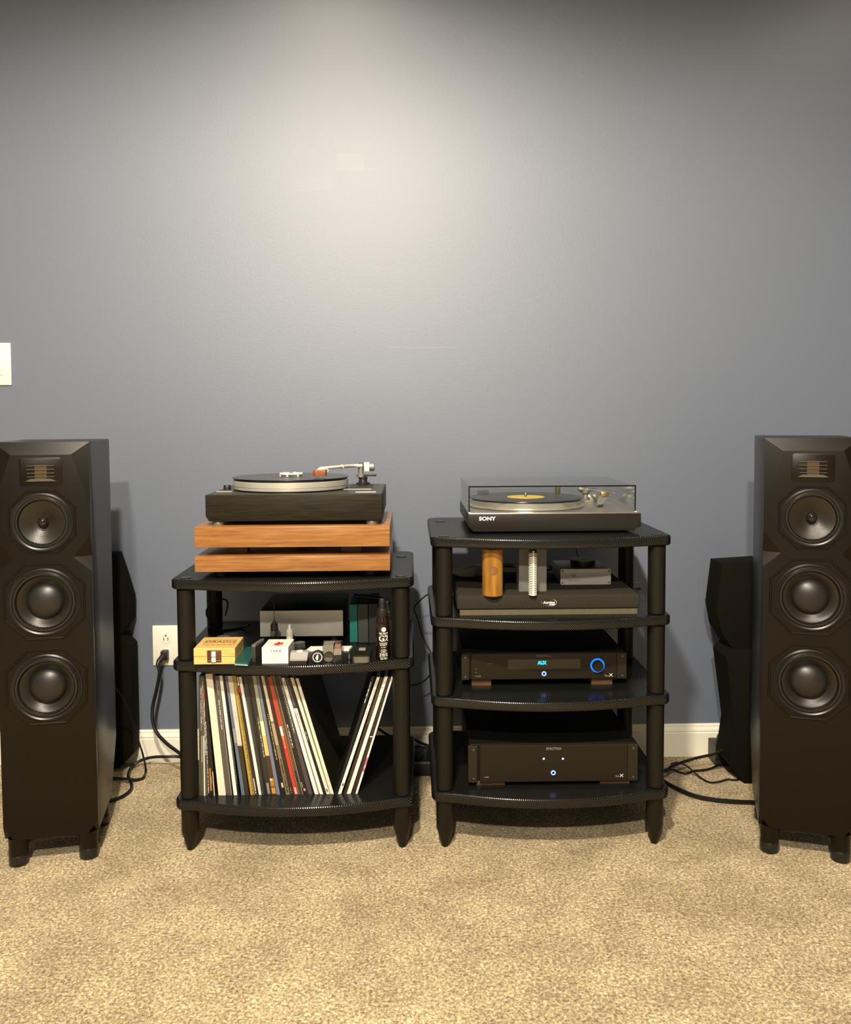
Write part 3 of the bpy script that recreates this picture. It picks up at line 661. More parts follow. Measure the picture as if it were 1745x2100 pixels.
# ------------------------------------------------------------------ right turntable with lid
def turntable_right():
    Yf, Yb = 2.092, 2.440
    zs = RT_[0]
    X0, X1, z0, z1 = rect(960, 1054, 1314.5, 1083, Yf)
    t = thing('turntable', 'turntable under a smoked clear lid, with a dark plinth and yellow-labelled record', 'turntable', ((X0+X1)/2, Yf, zs))
    MM = Matrix(((1, 0, 0, 0), (0, 0, -1, 0), (0, 1, 0, 0), (0, 0, 0, 1)))
    bm = NB()
    zl = zs+0.006
    zm = (z0+zl)/2
    prism(bm, [(X0+0.012, zl), (X1-0.016, zl), (X1-0.012, z0), (X1-0.002, z0+0.001), (X1, z0+0.004), (X1, z1), (X0, z1), (X0, z0+0.006)], -Yb, -Yf, MM, bev=0.001)
    part(t, 'plinth', bm, Mdkpl)
    part(t, 'base_tray', box(NB(), X0+0.03, X1-0.045, Yf+0.03, Yb-0.02, zs+0.001, zl+0.001), Mblk)
    for fx in (X0+0.05, X1-0.07):
        for fy in (Yf+0.045, Yb-0.05): part(t, 'foot', cyl(NB(), 0.018, 0.0068, TR(fx, fy, zs-0.0005), 20), Mblk)
    part(t, 'top_plate', box(NB(), X0+0.002, X1-0.002, Yf+0.001, Yb-0.002, z1-0.0005, z1+0.003, 0.001), mat('silver_top_plate', (0.55, 0.53, 0.47), 0.3, metal=0.9))
    zd = z1+0.003
    lt = atY(999, 1064, Yf)
    part(t, 'lettering', textbm(NB(), 'SONY', 0.0125, FRONT(lt.x, Yf-0.0004, lt.z), sx=1.22, bold=0.0004), Mwhite)
    # platter and record
    c = atY(1078, 1019, 2.275); cx, cy, zr = c.x, 2.275, c.z
    part(t, 'platter', lathe(NB(), [(0.150, zd+0.001), (0.1540, zd+0.0015), (0.1540, zd+0.004), (0.1480, zd+0.0055), (0.1480, zr-0.006), (0.1465, zr-0.004)], 96, TR(cx, cy, 0)), mat('polished_platter', (0.74, 0.72, 0.64), 0.24, metal=0.75))
    part(t, 'platter_mat', cyl(NB(), 0.1455, 0.003, TR(cx, cy, zr-0.0042), 64), Mblk)
    part(t, 'spindle', lathe(NB(), [(0.0036, zr-0.002), (0.0036, zr+0.009), (0.0022, zr+0.0115), (0, zr+0.012)], 16, TR(cx, cy, 0)), Mchrome)
    r = thing('record', 'black vinyl record with a yellow label, under the smoked lid', 'record', (cx, cy, zr-0.0012))
    part(r, 'disc', lathe(NB(), [(0.1505, zr-0.0010), (0.150, zr+0.0002), (0.054, zr), (0.0505, zr)], 96, TR(cx, cy, 0)), Mvinyl)
    part(r, 'label_disc', lathe(NB(), [(0.050, zr), (0.050, zr+0.0006), (0.0040, zr+0.0006), (0.0040, zr)], 48, TR(cx, cy, 0), False, False), Myel, 'yellow paper label')
    # tonearm group
    py_ = 2.385
    pc = atY(1200.5, 1045, py_)
    zz = lambda y, Yv=py_: atY(1200, y, Yv).z
    post = part(t, 'arm_pillar', lathe(NB(), [(0.0085, zd), (0.0085, zz(1012)), (0.0065, zz(1008)), (0.0065, zz(1000))], 20, TR(pc.x, py_, 0)), Mdull)
    part(post, 'pillar_base', lathe(NB(), [(0.024, zd), (0.024, zd+0.004), (0.016, zd+0.007)], 28, TR(pc.x+0.008, py_, 0)), Mdull)
    a, b = atY(1186, 1002, py_).x, atY(1219, 1002, py_).x
    part(post, 'bearing_bar', box(NB(), a, b, py_-0.012, py_+0.008, zz(1004), zz(1000), 0.0012), Mchrome)
    part(post, 'bearing_housing', lathe(NB(), [(0.0105, zz(1010.5)), (0.0105, zz(1005)), (0.006, zz(1003))], 20, TR(pc.x-0.001, py_-0.006, 0)), Mdull)
    part(post, 'counterweight', lathe(NB(), [(0.0115, 0), (0.0125, 0.001), (0.0125, 0.022), (0.0115, 0.023)], 24, FRONT(pc.x-0.006, py_+0.038, zz(1003))), Mchrome)
    part(post, 'cue_lever', box(NB(), atY(1203, 1016, py_).x, atY(1218, 1016, py_).x, py_-0.02, py_-0.014, zz(1019), zz(1013), 0.0012), Mcreamw)
    part(post, 'lift_housing', box(NB(), atY(1205, 1020, py_).x, atY(1219, 1020, py_).x, py_-0.03, py_-0.005, zd-0.0002, zz(1019), 0.001), Mdull)
    yh = 2.225
    hp = atY(1238, 1011, yh)
    part(post, 'arm_tube', tube(NB(), smooth_path([Vector((pc.x+0.002, py_-0.004, zz(1005))), atY(1213, 1006, 2.34), atY(1224, 1007, 2.29), atY(1236, 1009.5, yh+0.02)], 5), 0.0042, 10), Mchrome)
    x0, x1, q0, q1 = rect(1231, 1010, 1247.5, 1017, yh)
    sh = part(post, 'headshell', box(NB(), x0, x1, yh-0.012, yh+0.018, q0, q1, 0.0008), Mgold)
    part(sh, 'finger_lift', box(NB(), x0+0.001, atY(1264.5, 1008, yh).x, yh-0.006, yh-0.001, q1, q1+0.0032, 0.0008), Mchrome)
    part(post, 'cartridge', prism(NB(), [(atY(1228, 1, yh).x, q0-0.022), (atY(1239, 1, yh).x, q0-0.022), (x1-0.001, q0), (x0-0.006, q0)], -yh-0.008, -yh+0.008, MM), Mdull)
    x0, x1, q0, q1 = rect(1223, 1034, 1236, 1047, yh+0.02)
    part(post, 'arm_rest', box(NB(), x0, x1, yh+0.012, yh+0.024, zd-0.0002, q1+0.012, 0.001), Mdull)
    # brass tube standing behind the platter
    q = atY(1143.5, 1012, 2.424)
    part(t, 'rear_tube', cyl(NB(), 0.0078, atY(1143, 999, 2.424).z-zd, TR(q.x, 2.424, zd-0.0002), 20), mat('olive_brass', (0.30, 0.25, 0.12), 0.3, metal=0.8))
    # smoked lid: five thick panes
    x0, x1, q0, q1 = rect(961, 996, 1303.5, 1047, Yf+0.004)
    zt = q1; th = 0.003; ya, yb = Yf+0.003, Yb-0.004
    lid = part(t, 'lid', box(NB(), x0, x1, ya, ya+th, zd+0.001, zt), Mlid, 'smoked clear acrylic lid')
    part(lid, 'lid_top', box(NB(), x0, x1, ya+th, yb, zt-th, zt), Mlid)
    part(lid, 'lid_side', box(NB(), x0, x0+th, ya+th, yb, zd+0.001, zt-th), Mlid)
    part(lid, 'lid_side', box(NB(), x1-th, x1, ya+th, yb, zd+0.001, zt-th), Mlid)
    part(lid, 'lid_back', box(NB(), x0+th, x1-th, yb-th, yb, zd+0.001, zt-th), Mlid)
    e = NB(); box(e, x0-0.0003, x1+0.0003, ya-0.0004, ya+0.0012, zt-0.0030, zt+0.0003); box(e, x0-0.0003, x0+0.0028, ya-0.0004, ya+0.0012, zd+0.002, zt-0.003); box(e, x1-0.0028, x1+0.0003, ya-0.0004, ya+0.0012, zd+0.002, zt-0.003)
    part(lid, 'edge_moulding', e, Mlidedge)
    for xx in (x0-0.001, x1-0.003): part(lid, 'bumper', box(NB(), xx, xx+0.006, ya-0.002, ya+0.004, zd-0.0002, zd+0.0022, 0.0008), Mcreamw)
    part(lid, 'moulded_tab', box(NB(), x0+0.022, x0+0.05, ya-0.0008, ya, zt-0.022, zt-0.010, 0.0003, 1), Mclear)
turntable_right()

# ------------------------------------------------------------------ records on the bottom shelf
LPY, LPZ = 2.064, LT[2]
ztop = atY(500, 1386, LPY).z
def lp(label, xb0, xb1, xt0, xt1, m, feats=(), yt=1386, group='records on the bottom shelf', yo=0.0):
    Yv = LPY+yo
    zt = atY((xt0+xt1)/2, yt, Yv).z
    b0, b1 = atY(xb0, 1630, Yv).x, atY(xb1, 1630, Yv).x
    t0, t1 = atY(xt0, yt, Yv).x, atY(xt1, yt, Yv).x
    z0 = LPZ
    def pt(s, u): return (b0+(b1-b0)*u)*(1-s) + (t0+(t1-t0)*u)*s, z0+(zt-z0)*s
    t = thing('vinyl_record', label, 'record', ((b0+b1)/2, Yv, z0), group=group)
    MM = Matrix(((1, 0, 0, 0), (0, 0, -1, 0), (0, 1, 0, 0), (0, 0, 0, 1)))
    part(t, 'sleeve', prism(NB(), [(b0, z0), (b1, z0), (t1, zt), (t0, zt)], -Yv-0.30, -Yv, MM), m)
    for k, f in enumerate(feats):
        kind, s0, s1, u0, u1, mm = f
        bm = NB()
        if kind == 'band':
            prism(bm, [pt(s0, u0), pt(s0, u1), pt(s1, u1), pt(s1, u0)], -Yv-0.0005, -Yv+0.0004+0.0001*k, MM)
            part(t, 'spine_print', bm, mm)
        else:       # illegible spine lettering: a run of small marks
            s = s1; rnd = random.Random(int(xb0*10)+k); um = (u0+u1)/2; u0, u1 = um+(u0-um)*0.62, um+(u1-um)*0.62
            while s > s0:
                ln = rnd.choice((0.004, 0.005, 0.007, 0.006))
                prism(bm, [pt(s-ln, u0), pt(s-ln, u1-0.12*rnd.random()), pt(s, u1), pt(s, u0+0.12*rnd.random())], -Yv-0.0005, -Yv+0.0007, MM)
                s -= ln + rnd.choice((0.0015, 0.002, 0.002, 0.009))
            part(t, 'spine_lettering', bm, mm)
    return t
def a1(b0, b1, t0, t1): return 395+b0/7.78, 395+b1/7.78, 395+t0/7.78, 395+t1/7.78
def a2(b0, b1, t0, t1): return 530+b0/7.776, 530+b1/7.776, 530+t0/7.776, 530+t1/7.776
def a3(b0, b1, t0, t1): return 680+b0/7.78, 680+b1/7.78, 680+t0/7.78, 680+t1/7.78
W_, CR, BLK, OL = col(.86, .83, .74), col(.80, .74, .58), col(.020, .017, .013), col(.085, .070, .035)
GOLD, GRY, BLU = col(.42, .29, .06), col(.16, .145, .125), col(.115, .145, .215)
BRN, DBR, RED = col(.17, .085, .035), col(.060, .038, .022), col(.60, .045, .025)
lp('thin olive record sleeve pressed against the rack post', *a1(100, 130, 102, 118), OL, [('band', .1, .4, .2, .6, GRY)])
lp('thin dark olive record sleeve with pale flecks, second from the post', *a1(131, 166, 119, 146), col(.12, .105, .06), [('text', .55, .9, .2, .7, W_), ('band', .28, .5, .5, .9, col(.42, .38, .28))])
lp('narrow record sleeve with a white lower spine, near the rack post', *a1(167, 206, 147, 164), GRY, [('band', 0, .5, .45, .9, W_), ('text', .6, .95, .3, .8, CR)])
lp('thin grey-brown record sleeve with white and red flecks', *a1(207, 246, 165, 178), col(.14, .11, .08), [('text', .35, .8, .2, .9, W_), ('band', .75, .87, .4, .9, RED)])
lp('thin record sleeve with a ragged white edge', *a1(247, 282, 179, 189), BLK, [('text', .02, .62, .1, .6, W_)])
lp('thin black record sleeve with orange artwork at the foot of its spine', *a1(283, 322, 190, 197), BLK, [('band', .04, .23, .1, .8, col(.50, .16, .02)), ('band', .10, .16, .5, .9, GOLD)])
lp('thin black record sleeve beside the thick cream box set', *a1(323, 362, 198, 204), BLK, [('band', 0, .20, .5, .8, CR)])
lp('thick cream box set of records, the widest in the row', *a1(414, 530, 206, 312), col(.78, .71, .55), [], 1382)
lp('grey-brown record sleeve with white spine title, right after the cream box set', *a1(553, 626, 350, 412), col(.155, .135, .110), [('text', .55, .80, .25, .6, W_), ('text', .84, .96, .3, .6, col(.5, .47, .4)), ('band', 0, 1, .9, 1.0, col(.45, .30, .25))])
lp('narrow cream record sleeve between grey-brown and black sleeves', *a1(656, 712, 424, 474), W_, [('text', .74, .9, .3, .6, col(.55, .48, .36))])
lp('thin black record sleeve with green flecks', *a1(713, 742, 476, 506), BLK, [('text', .1, .5, .3, .8, col(.25, .27, .12))])
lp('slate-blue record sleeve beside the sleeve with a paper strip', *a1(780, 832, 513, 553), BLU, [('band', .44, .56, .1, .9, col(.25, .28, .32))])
lp('dark record sleeve with a tall pale paper strip over its upper spine', *a1(834, 900, 558, 634), col(.060, .045, .025), [('band', .415, 1, 0.0, 1.0, col(.66, .57, .47)), ('band', .415, .43, 0, 1, col(.7, .42, .35)), ('text', .44, .55, .35, .6, col(.45, .36, .28)), ('text', .62, .7, .3, .8, col(.5, .42, .36))])
lp('gold-yellow record sleeve with broken gilt pattern', *a1(925, 990, 638, 690), GOLD, [('text', .0, .95, .55, .9, col(.10, .07, .02))])
lp('thin dark record sleeve with red and white marks near its top', *a1(992, 1042, 700, 728), DBR, [('band', .92, .99, .1, .7, W_), ('band', .86, .91, .2, .9, RED), ('text', .02, .14, .2, .7, W_)])
lp('slim bright white record sleeve among dark ones', *a1(1058, 1108, 733, 776), W_, [('text', .03, .10, .4, .6, GRY)], 1388)
lp('dark grey record sleeve right after the bright white one', *a2(48, 96, -240, -195), col(.07, .063, .05), [('text', .0, .14, .3, .6, GRY), ('text', .3, .55, .2, .5, GRY)])
lp('thin charcoal record sleeve with grey spine lettering', *a2(98, 136, -193, -160), BLK, [('text', .42, .58, .3, .6, GRY)])
lp('charcoal record sleeve with pale green spine lettering', *a2(138, 212, -158, -98), col(.050, .047, .038), [('text', .32, .65, .5, .85, col(.62, .66, .42)), ('band', .01, .10, .2, .7, col(.25, .27, .22))])
lp('record sleeve fading from pale green through yellow to a fiery foot', *a2(214, 290, -96, -40), col(.10, .06, .03), [('band', .33, .50, .0, .9, col(.74, .50, .18)), ('band', .50, .62, 0, .9, col(.76, .70, .38)), ('band', .62, 1, 0, .9, col(.36, .38, .25)), ('band', 0.01, .06, .1, .9, col(.60, .27, .05)), ('band', .07, .14, .1, .9, col(.48, .20, .03)), ('band', .12, .135, .1, .6, col(.85, .7, .4))])
lp('dusky blue record sleeve in the middle of the row', *a2(291, 345, -38, -2), col(.17, .19, .27))
lp('plain black record sleeve beside the dusky blue one', *a2(346, 390, 0, 20), BLK)
lp('black record sleeve with large gold and white spine lettering', *a2(391, 440, 22, 40), BLK, [('text', .30, .68, .0, .55, col(.70, .58, .34)), ('band', .06, .10, .1, .7, col(.7, .55, .45))])
lp('record sleeve with a pink-cream upper spine and mottled brown foot', *a2(441, 500, 42, 88), col(.22, .16, .09), [('band', .62, 1, .0, .9, col(.70, .55, .40)), ('text', .66, .80, .3, .6, col(.3, .2, .1)), ('text', .02, .3, .2, .9, col(.10, .07, .035)), ('band', .42, .6, 0, .9, col(.42, .32, .20))])
lp('dark brown record sleeve to the left of the red one', *a2(502, 574, 90, 144), DBR, [('text', .02, .06, .3, .6, col(.4, .25, .15))])
lp('red record sleeve with a white and orange title', *a2(576, 630, 146, 188), RED, [('band', .50, .58, .1, .9, W_), ('text', .40, .50, .1, .9, col(.80, .38, .18)), ('band', .005, .06, .2, .9, col(.78, .40, .34))], 1388)
lp('brown record sleeve with gilt edges next to the red one', *a2(644, 712, 190, 242), BRN, [('band', 0, 1, .0, .09, col(.50, .42, .30)), ('band', 0, 1, .91, 1.0, col(.50, .44, .36)), ('text', .1, .7, .3, .7, col(.28, .10, .03)), ('band', .0, .2, .1, .9, OL)])
lp('black record sleeve with bold white spine lettering', *a2(714, 794, 248, 304), col(.030, .025, .020), [('text', .40, .59, .1, .5, W_), ('text', .06, .10, .1, .4, W_), ('band', .03, .05, .3, .7, col(.7, .3, .3))])
lp('purple-grey record sleeve with thin white lettering', *a2(796, 864, 308, 356), col(.125, .098, .100), [('text', .52, .92, .35, .75, col(.72, .68, .62)), ('text', .06, .16, .3, .5, GRY)])
lp('white record sleeve with faint lettering, left of a maroon-edged sleeve', *a2(898, 956, 360, 410), W_, [('text', .50, .58, .4, .65, col(.6, .55, .44)), ('band', .9, .97, .3, .8, col(.5, .46, .34))], 1390)
lp('white record sleeve with a dark photographic top', *a2(972, 1032, 420, 470), W_, [('band', .74, 1, 0, 1, col(.07, .05, .055)), ('text', .62, .735, .35, .7, col(.14, .12, .05)), ('text', .52, .61, .35, .7, col(.6, .40, .28)), ('band', 0, .7, 0, .10, col(.25, .03, .03)), ('text', .76, .98, .3, .6, col(.45, .4, .38))], 1390)
lp('black record sleeve between a white one and a cream one', *a2(1034, 1078, 472, 506), BLK, [('text', .46, .54, .3, .6, W_), ('text', .02, .1, .4, .7, GRY)], 1390)
lp('cream record sleeve with a gold edge', *a2(1086, 1142, 508, 560), CR, [('text', .86, .95, .4, .7, col(.5, .4, .1)), ('band', .02, .045, .3, .6, BLK), ('band', 0, 1, .9, 1.0, col(.50, .36, .10))], 1390)
lp('cream record sleeve ending the long leaning row', *a2(1150, 1206, 590, 640), col(.030, .026, .012), [('band', 0, 1, 0, .94, CR), ('text', .45, .9, .55, .8, col(.48, .38, .22)), ('text', .06, .18, .3, .6, col(.5, .42, .28))], 1391)
G2 = 'records leaning the other way'
lp('dark record sleeve with white spine lettering, leaning toward the bare end', *a3(56, 100, 640, 694), col(.012, .010, .008), [('text', .78, .95, .1, .55, W_)], 1387, G2)
lp('white record sleeve with small black lettering, leaning toward the bare end', *a3(101, 152, 725, 772), W_, [('text', .60, .97, .4, .7, col(.12, .10, .05)), ('band', .07, .09, .4, .8, BLK)], 1388, G2)
lp('dark brown record sleeve between two white leaning ones', *a3(186, 238, 786, 842), col(.055, .033, .015), [('text', .6, .88, .4, .65, col(.32, .25, .14))], 1389, G2)
lp('white record sleeve with two fine lines across its upper spine', *a3(240, 304, 845, 897), W_, [('band', .905, .91, 0, .6, GRY), ('band', .835, .84, .2, .6, GRY), ('text', .09, .14, .4, .6, col(.6, .56, .45))], 1388, G2)
lp('dark brown record sleeve with one white dash on its spine', *a3(320, 376, 904, 950), col(.050, .028, .018), [('band', .487, .495, .1, .9, W_)], 1389, G2)
lp('thin white record sleeve with a pink patch, last of the leaning few', *a3(380, 412, 954, 981), W_, [('band', .19, .31, 0, 1, col(.50, .16, .24)), ('band', .22, .25, .2, 1, col(.70, .42, .46))], 1388, G2)

# ------------------------------------------------------------------ small things on the middle shelf of the left rack
zs = LT[1]
def fr(y): return atZ(600, y, zs).y          # depth of a base line seen at row y
# pale wooden cartridge box
def pale_box():
    Yf = fr(1361)
    X0, X1, z0, z1 = rect(397, 1329.5, 482, 1361, Yf); z0 = zs
    dp = 0.105
    t = thing('wooden_cartridge_box', 'pale wooden cartridge box with a bronze latch on the middle shelf', 'box', ((X0+X1)/2, Yf, zs))
    zm = z0+(z1-z0)*0.47
    part(t, 'base', box(NB(), X0, X1, Yf, Yf+dp, z0, zm-0.0004, 0.0008, 1), Mgrado)
    ld = part(t, 'lid', box(NB(), X0, X1, Yf, Yf+dp, zm+0.0004, z1, 0.0008, 1), Mgrado)
    cx, cy = (X0+X1)/2+0.002, Yf+dp*0.52
    e = textbm(NB(), 'GRADO', 0.026, TR(cx, cy+0.004, z1), 0.0003, sx=0.78)
    hw, hd = 0.037, 0.022
    for (xa, xb, ya, yb) in ((cx-hw, cx+hw, cy+hd-0.0012, cy+hd), (cx-hw, cx-hw+0.0012, cy-hd, cy+hd), (cx+hw-0.0012, cx+hw, cy-hd, cy+hd)): box(e, xa, xb, ya, yb, z1-0.0001, z1+0.0003)
    for k in range(5): box(e, cx-hw+0.006+k*0.0135, cx-hw+0.006+k*0.0135+0.010, cy-hd-0.003, cy-hd-0.0008, z1-0.0001, z1+0.0003)
    part(ld, 'engraving', e, Mburn, 'burnt lettering and frame')
    x0, x1, q0, q1 = rect(425, 1333.5, 454, 1358, Yf)
    la = part(t, 'latch', box(NB(), x0, x1, Yf-0.0022, Yf, q0, q1, 0.0016), Mbronze)
    w_ = x1-x0
    part(la, 'clasp', box(NB(), x0+w_*.32, x0+w_*.62, Yf-0.0045, Yf-0.002, zm+0.0008, q1-0.002, 0.0006, 1), Mcreamw)
    part(la, 'clasp', box(NB(), x0+w_*.32, x0+w_*.62, Yf-0.0050, Yf-0.002, q0+0.001, zm-0.0008, 0.0006, 1), Mcreamw)
    part(la, 'rim', box(NB(), x0+w_*.02, x0+w_*.98, Yf-0.0032, Yf-0.002, q0+0.0035, q0+0.005), Mdull)
pale_box()
# felt disc behind it
c = atZ(458, 1307, zs)
solo('felt_disc', cyl(NB(), 0.0175, 0.0022, TR(c.x, c.y, zs), 32, 0.0006), Mgrey, 'flat grey disc lying behind the pale wooden box', 'disc')
# teal clear case
a, b, c, d = atZ(481, 1364, zs), atZ(508, 1366, zs), atZ(530, 1329, zs), atZ(508, 1329, zs)
t = thing('plastic_case', 'flat teal see-through plastic case lying beside the wooden box', 'case', (a.x, a.y, zs))
part(t, 'tray', prism(NB(), [(a.x, a.y), (b.x, b.y), (c.x-0.003, c.y), (d.x-0.003, c.y)], zs, zs+0.0035), mat('teal_tray', (0.26, 0.40, 0.38), 0.3))
part(t, 'cover', prism(NB(), [(a.x, a.y), (b.x, b.y), (c.x-0.003, c.y), (d.x-0.003, c.y)], zs+0.0036, zs+0.009, bev=0.0006, seg=1), Mteal_c)
# upright dark case
Yf = fr(1356)
X0, X1, z0, z1 = rect(516.5, 1322, 524, 1353, Yf)
t = thing('plastic_case', 'narrow dark plastic case standing on edge beside the white box', 'case', ((X0+X1)/2, Yf, zs))
bm = NB(); dx = atY(534, 1310, Yf+0.05).x - X1
MMs = Matrix(((1, 0, 0, 0), (0, 0, -1, 0), (0, 1, 0, 0), (0, 0, 0, 1)))
part(t, 'body', prism(NB(), [(X0, Yf), (X1, Yf), (X1+0.012, Yf+0.055), (X0+0.012, Yf+0.055)], zs, z1-0.006), Mdkclear)
part(t, 'top_cap', prism(NB(), [(X0, Yf), (X1, Yf), (X1+0.012, Yf+0.055), (X0+0.012, Yf+0.055)], z1-0.006, z1, bev=0.0005, seg=1), Mgbox)
# white box with red emblem
def white_box():
    Yf = fr(1361)
    X0, X1, z0, z1 = rect(537, 1327.5, 591, 1361, Yf); z0 = zs
    dp = 0.075; sk = 0.004
    t = thing('cartridge_box', 'small white cardboard box with a red emblem on top', 'box', ((X0+X1)/2, Yf, zs))
    P = [(X0, Yf), (X1, Yf), (X1+sk, Yf+dp), (X0+sk, Yf+dp)]
    part(t, 'carton', prism(NB(), P, z0, z1, bev=0.0006, seg=1), Mpaper)
    cx, cy = X0+0.034, Yf+0.034
    em = [(-.014, -.012), (-.006, -.015), (.004, -.013), (.012, -.015), (.017, .004), (.006, .006), (.000, .014), (-.004, .012), (-.003, .005), (-.010, .002)]
    e = part(t, 'emblem', prism(NB(), [(cx+x*0.78, cy+y*1.2) for x, y in em], z1-0.0001, z1+0.0003), Mred, 'red emblem')
    for x, y in ((-.008, -.011), (.009, -.010)): part(e, 'emblem_spot', cyl(NB(), 0.0024, 0.0003, TR(cx+x*0.78, cy+y*1.2, z1+0.0003), 10), Mpaper)
    e = NB()
    for x, w_ in ((-.010, .003), (-.004, .005), (.002, .006), (.0095, .006)): box(e, (X0+X1)/2+x, (X0+X1)/2+x+w_-0.001, Yf-0.0003, Yf+0.0001, z1-0.0115, z1-0.0065)
    part(t, 'print_block', e, Mgrey)
    e = NB()
    for k, (x, w_, z) in enumerate(((-.011, .020, .0145), (-.011, .018, .0185), (-.011, .006, .0265), (.003, .009, .0265), (-.009, .014, .031))): box(e, (X0+X1)/2+x, (X0+X1)/2+x+w_, Yf-0.0003, Yf+0.0001, z1-z-0.0007, z1-z)
    box(e, X0+0.026, X0+0.050, Yf+0.047, Yf+0.0483, z1-0.0001, z1+0.0003)
    part(t, 'fine_print', e, col(.55, .52, .45))
white_box()
# dropper bottles
def bottle(name, label, cat, px_, Yv, rows, mats):
    x = atY(px_, 1300, Yv).x
    t = thing(name, label, cat, (x, Yv, zs))
    for nm, prof, m in rows:
        part(t, nm, lathe(NB(), [(r, z) for r, z in prof], 24, TR(x, Yv, 0)), m)
    return t
Yv = 2.135
zz = lambda y: atY(565, y, Yv).z
bottle('oil_bottle', 'small frosted bottle with black cap and long needle tip', 'bottle', 562.5, Yv,
       [('body', [(0.0095, zs), (0.0105, zs+0.002), (0.0105, zz(1296)), (0.008, zz(1292))], Mfrost), ('cap', [(0.0095, zz(1293)), (0.0095, zz(1281)), (0.005, zz(1277)), (0.0022, zz(1272))], Mblk), ('needle', [(0.0016, zz(1273)), (0.0009, zz(1268)), (0.0006, zz(1236))], Mblk)], None)
bottle('dropper_bottle', 'tiny white dropper bottle behind the white box', 'bottle', 594, Yv,
       [('body', [(0.0080, zs), (0.0085, zs+0.001), (0.0085, zz(1293)), (0.0070, zz(1290))], Mcreamw), ('nozzle', [(0.0046, zz(1291)), (0.0040, zz(1286)), (0.0024, zz(1281)), (0.0018, zz(1280.5))], Mcreamw)], None)
# silver faced phono unit
def silver_unit():
    Yf = 2.19
    X0, X1, z0, z1 = rect(533, 1252, 703.5, 1305, Yf)
    t = thing('phono_stage', 'black metal unit with a plain silver front on the middle shelf', 'amplifier', ((X0+X1)/2, Yf, zs))
    part(t, 'case', box(NB(), X0+0.001, X1-0.001, Yf+0.003, Yf+0.215, z0+0.001, z1+0.0005, 0.001), Mcase)
    part(t, 'front_panel', box(NB(), X0, X1, Yf, Yf+0.003, z0, z1, 0.0006, 1), Mbrush, 'plain brushed silver panel')
    for fx in (X0+0.025, X1-0.025):
        for fy in (Yf+0.025, Yf+0.19): part(t, 'foot', cyl(NB(), 0.010, z0-zs+0.0015, TR(fx, fy, zs-0.0003), 16), Mblk)
silver_unit()
# upright cards at the back right
def upright(name, label, cat, x0, y0, x1, y1, Yf, m, dp=0.14):
    X0, X1, z0, z1 = rect(x0, y0, x1, y1, Yf)
    return solo(name, box(NB(), X0, X1, Yf, Yf+dp, zs, z1, 0.001, 1), m, label, cat)
upright('booklet', 'teal booklet standing beside the silver-fronted unit', 'booklet', 717, 1240, 733, 1314, 2.20, Mteal)
upright('card_folder', 'grey-green card folder standing beside the teal booklet', 'folder', 734, 1239, 755, 1320, 2.195, Mfold)
upright('card_folder', 'dark card folder standing behind the spray bottle', 'folder', 756, 1238, 775, 1320, 2.19, Mfold2)
# black brush lying across the folders
a = atY(724, 1229, 2.26)
zf = max(atY(744, 1239, 2.195).z, atY(765, 1238, 2.19).z)
p0, p1 = atY(727, 1228, 2.25), atY(789, 1231, 2.22)
solo('record_brush', tube(NB(), smooth_path([Vector((p0.x, 2.25, zf+0.0075)), Vector(((p0.x+p1.x)/2, 2.235, zf+0.0068)), Vector((p1.x, 2.215, zf+0.006))], 5), lambda s: 0.0062-0.001*s, 10), Mblk, 'black record brush lying across the upright folders', 'brush')
# spray bottles
def spray(label, pxc, ybase, dark, printed, dyt=0):
    Yv = fr(ybase)+0.018
    x = atY(pxc, 1300, Yv).x
    zz = lambda y: atY(pxc, y+dyt, Yv).z
    t = thing('spray_bottle', label, 'bottle', (x, Yv, zs), group='spray bottles')
    r = 0.0158
    part(t, 'body', lathe(NB(), [(r-0.002, zs), (r, zs+0.003), (r, zz(1278)), (r*0.93, zz(1270)), (r*0.72, zz(1264)), (r*0.70, zz(1261))], 32, TR(x, Yv, 0)), Mbrownglass if not dark else Mblk)
    part(t, 'collar', lathe(NB(), [(0.0132, zz(1263)), (0.0132, zz(1248.5)), (0.0122, zz(1247)), (0.0075, zz(1247))], 24, TR(x, Yv, 0)), Mdkpl)
    part(t, 'sprayer', lathe(NB(), [(0.0075, zz(1247.5)), (0.0072, zz(1240)), (0.0075, zz(1238)), (0.0078, zz(1229)), (0.0068, zz(1227)), (0, zz(1227))], 20, TR(x, Yv, 0)), Mblk)
    if printed:
        # print wrapped on the bottle, turned a little to the right
        def wrap(bm):
            for v in bm.verts:
                ang = v.co.x/r + R(14)
                rr = r + 0.0002 + v.co.z
                v.co = Vector((x + rr*sin(ang), Yv - rr*cos(ang), v.co.y))
            return bm
        lab = part(t, 'label_disc', wrap(cyl(NB(), 0.0056, 0.0003, TR(0, zz(1288), 0), 20)), Mwhite)
        b = textbm(NB(), 'G2', 0.0200, TR(0.0, zz(1306.8), 0), 0.0002, bold=0.0003)
        part(lab, 'lettering', wrap(b), Mwhite)
        b = NB()
        def line(y, w_, h=0.0011, off=0.0):
            n = max(4, int(w_/0.0016)); z = zz(y)
            for i in range(n):
                if (i*7+int(y)) % 5 == 3: continue
                x0 = -w_/2+off+w_*i/n
                box(b, x0, x0+w_/n*0.98, z-h/2, z+h/2, 0, 0.0002)
        for y, w_, h in ((1295.5, .022, .0020), (1298.5, .022, .0007), (1316, .021, .0016), (1319.5, .017, .0022), (1324, .013, .0011), (1329, .013, .0011), (1331.8, .015, .0013), (1334.5, .013, .0009), (1337.3, .021, .0012), (1339.5, .018, .0012), (1342, .022, .0012), (1345.5, .019, .0010), (1348, .020, .0013)): line(y, w_, h)
        part(lab, 'fine_print', wrap(b), Mwhite)
    return t
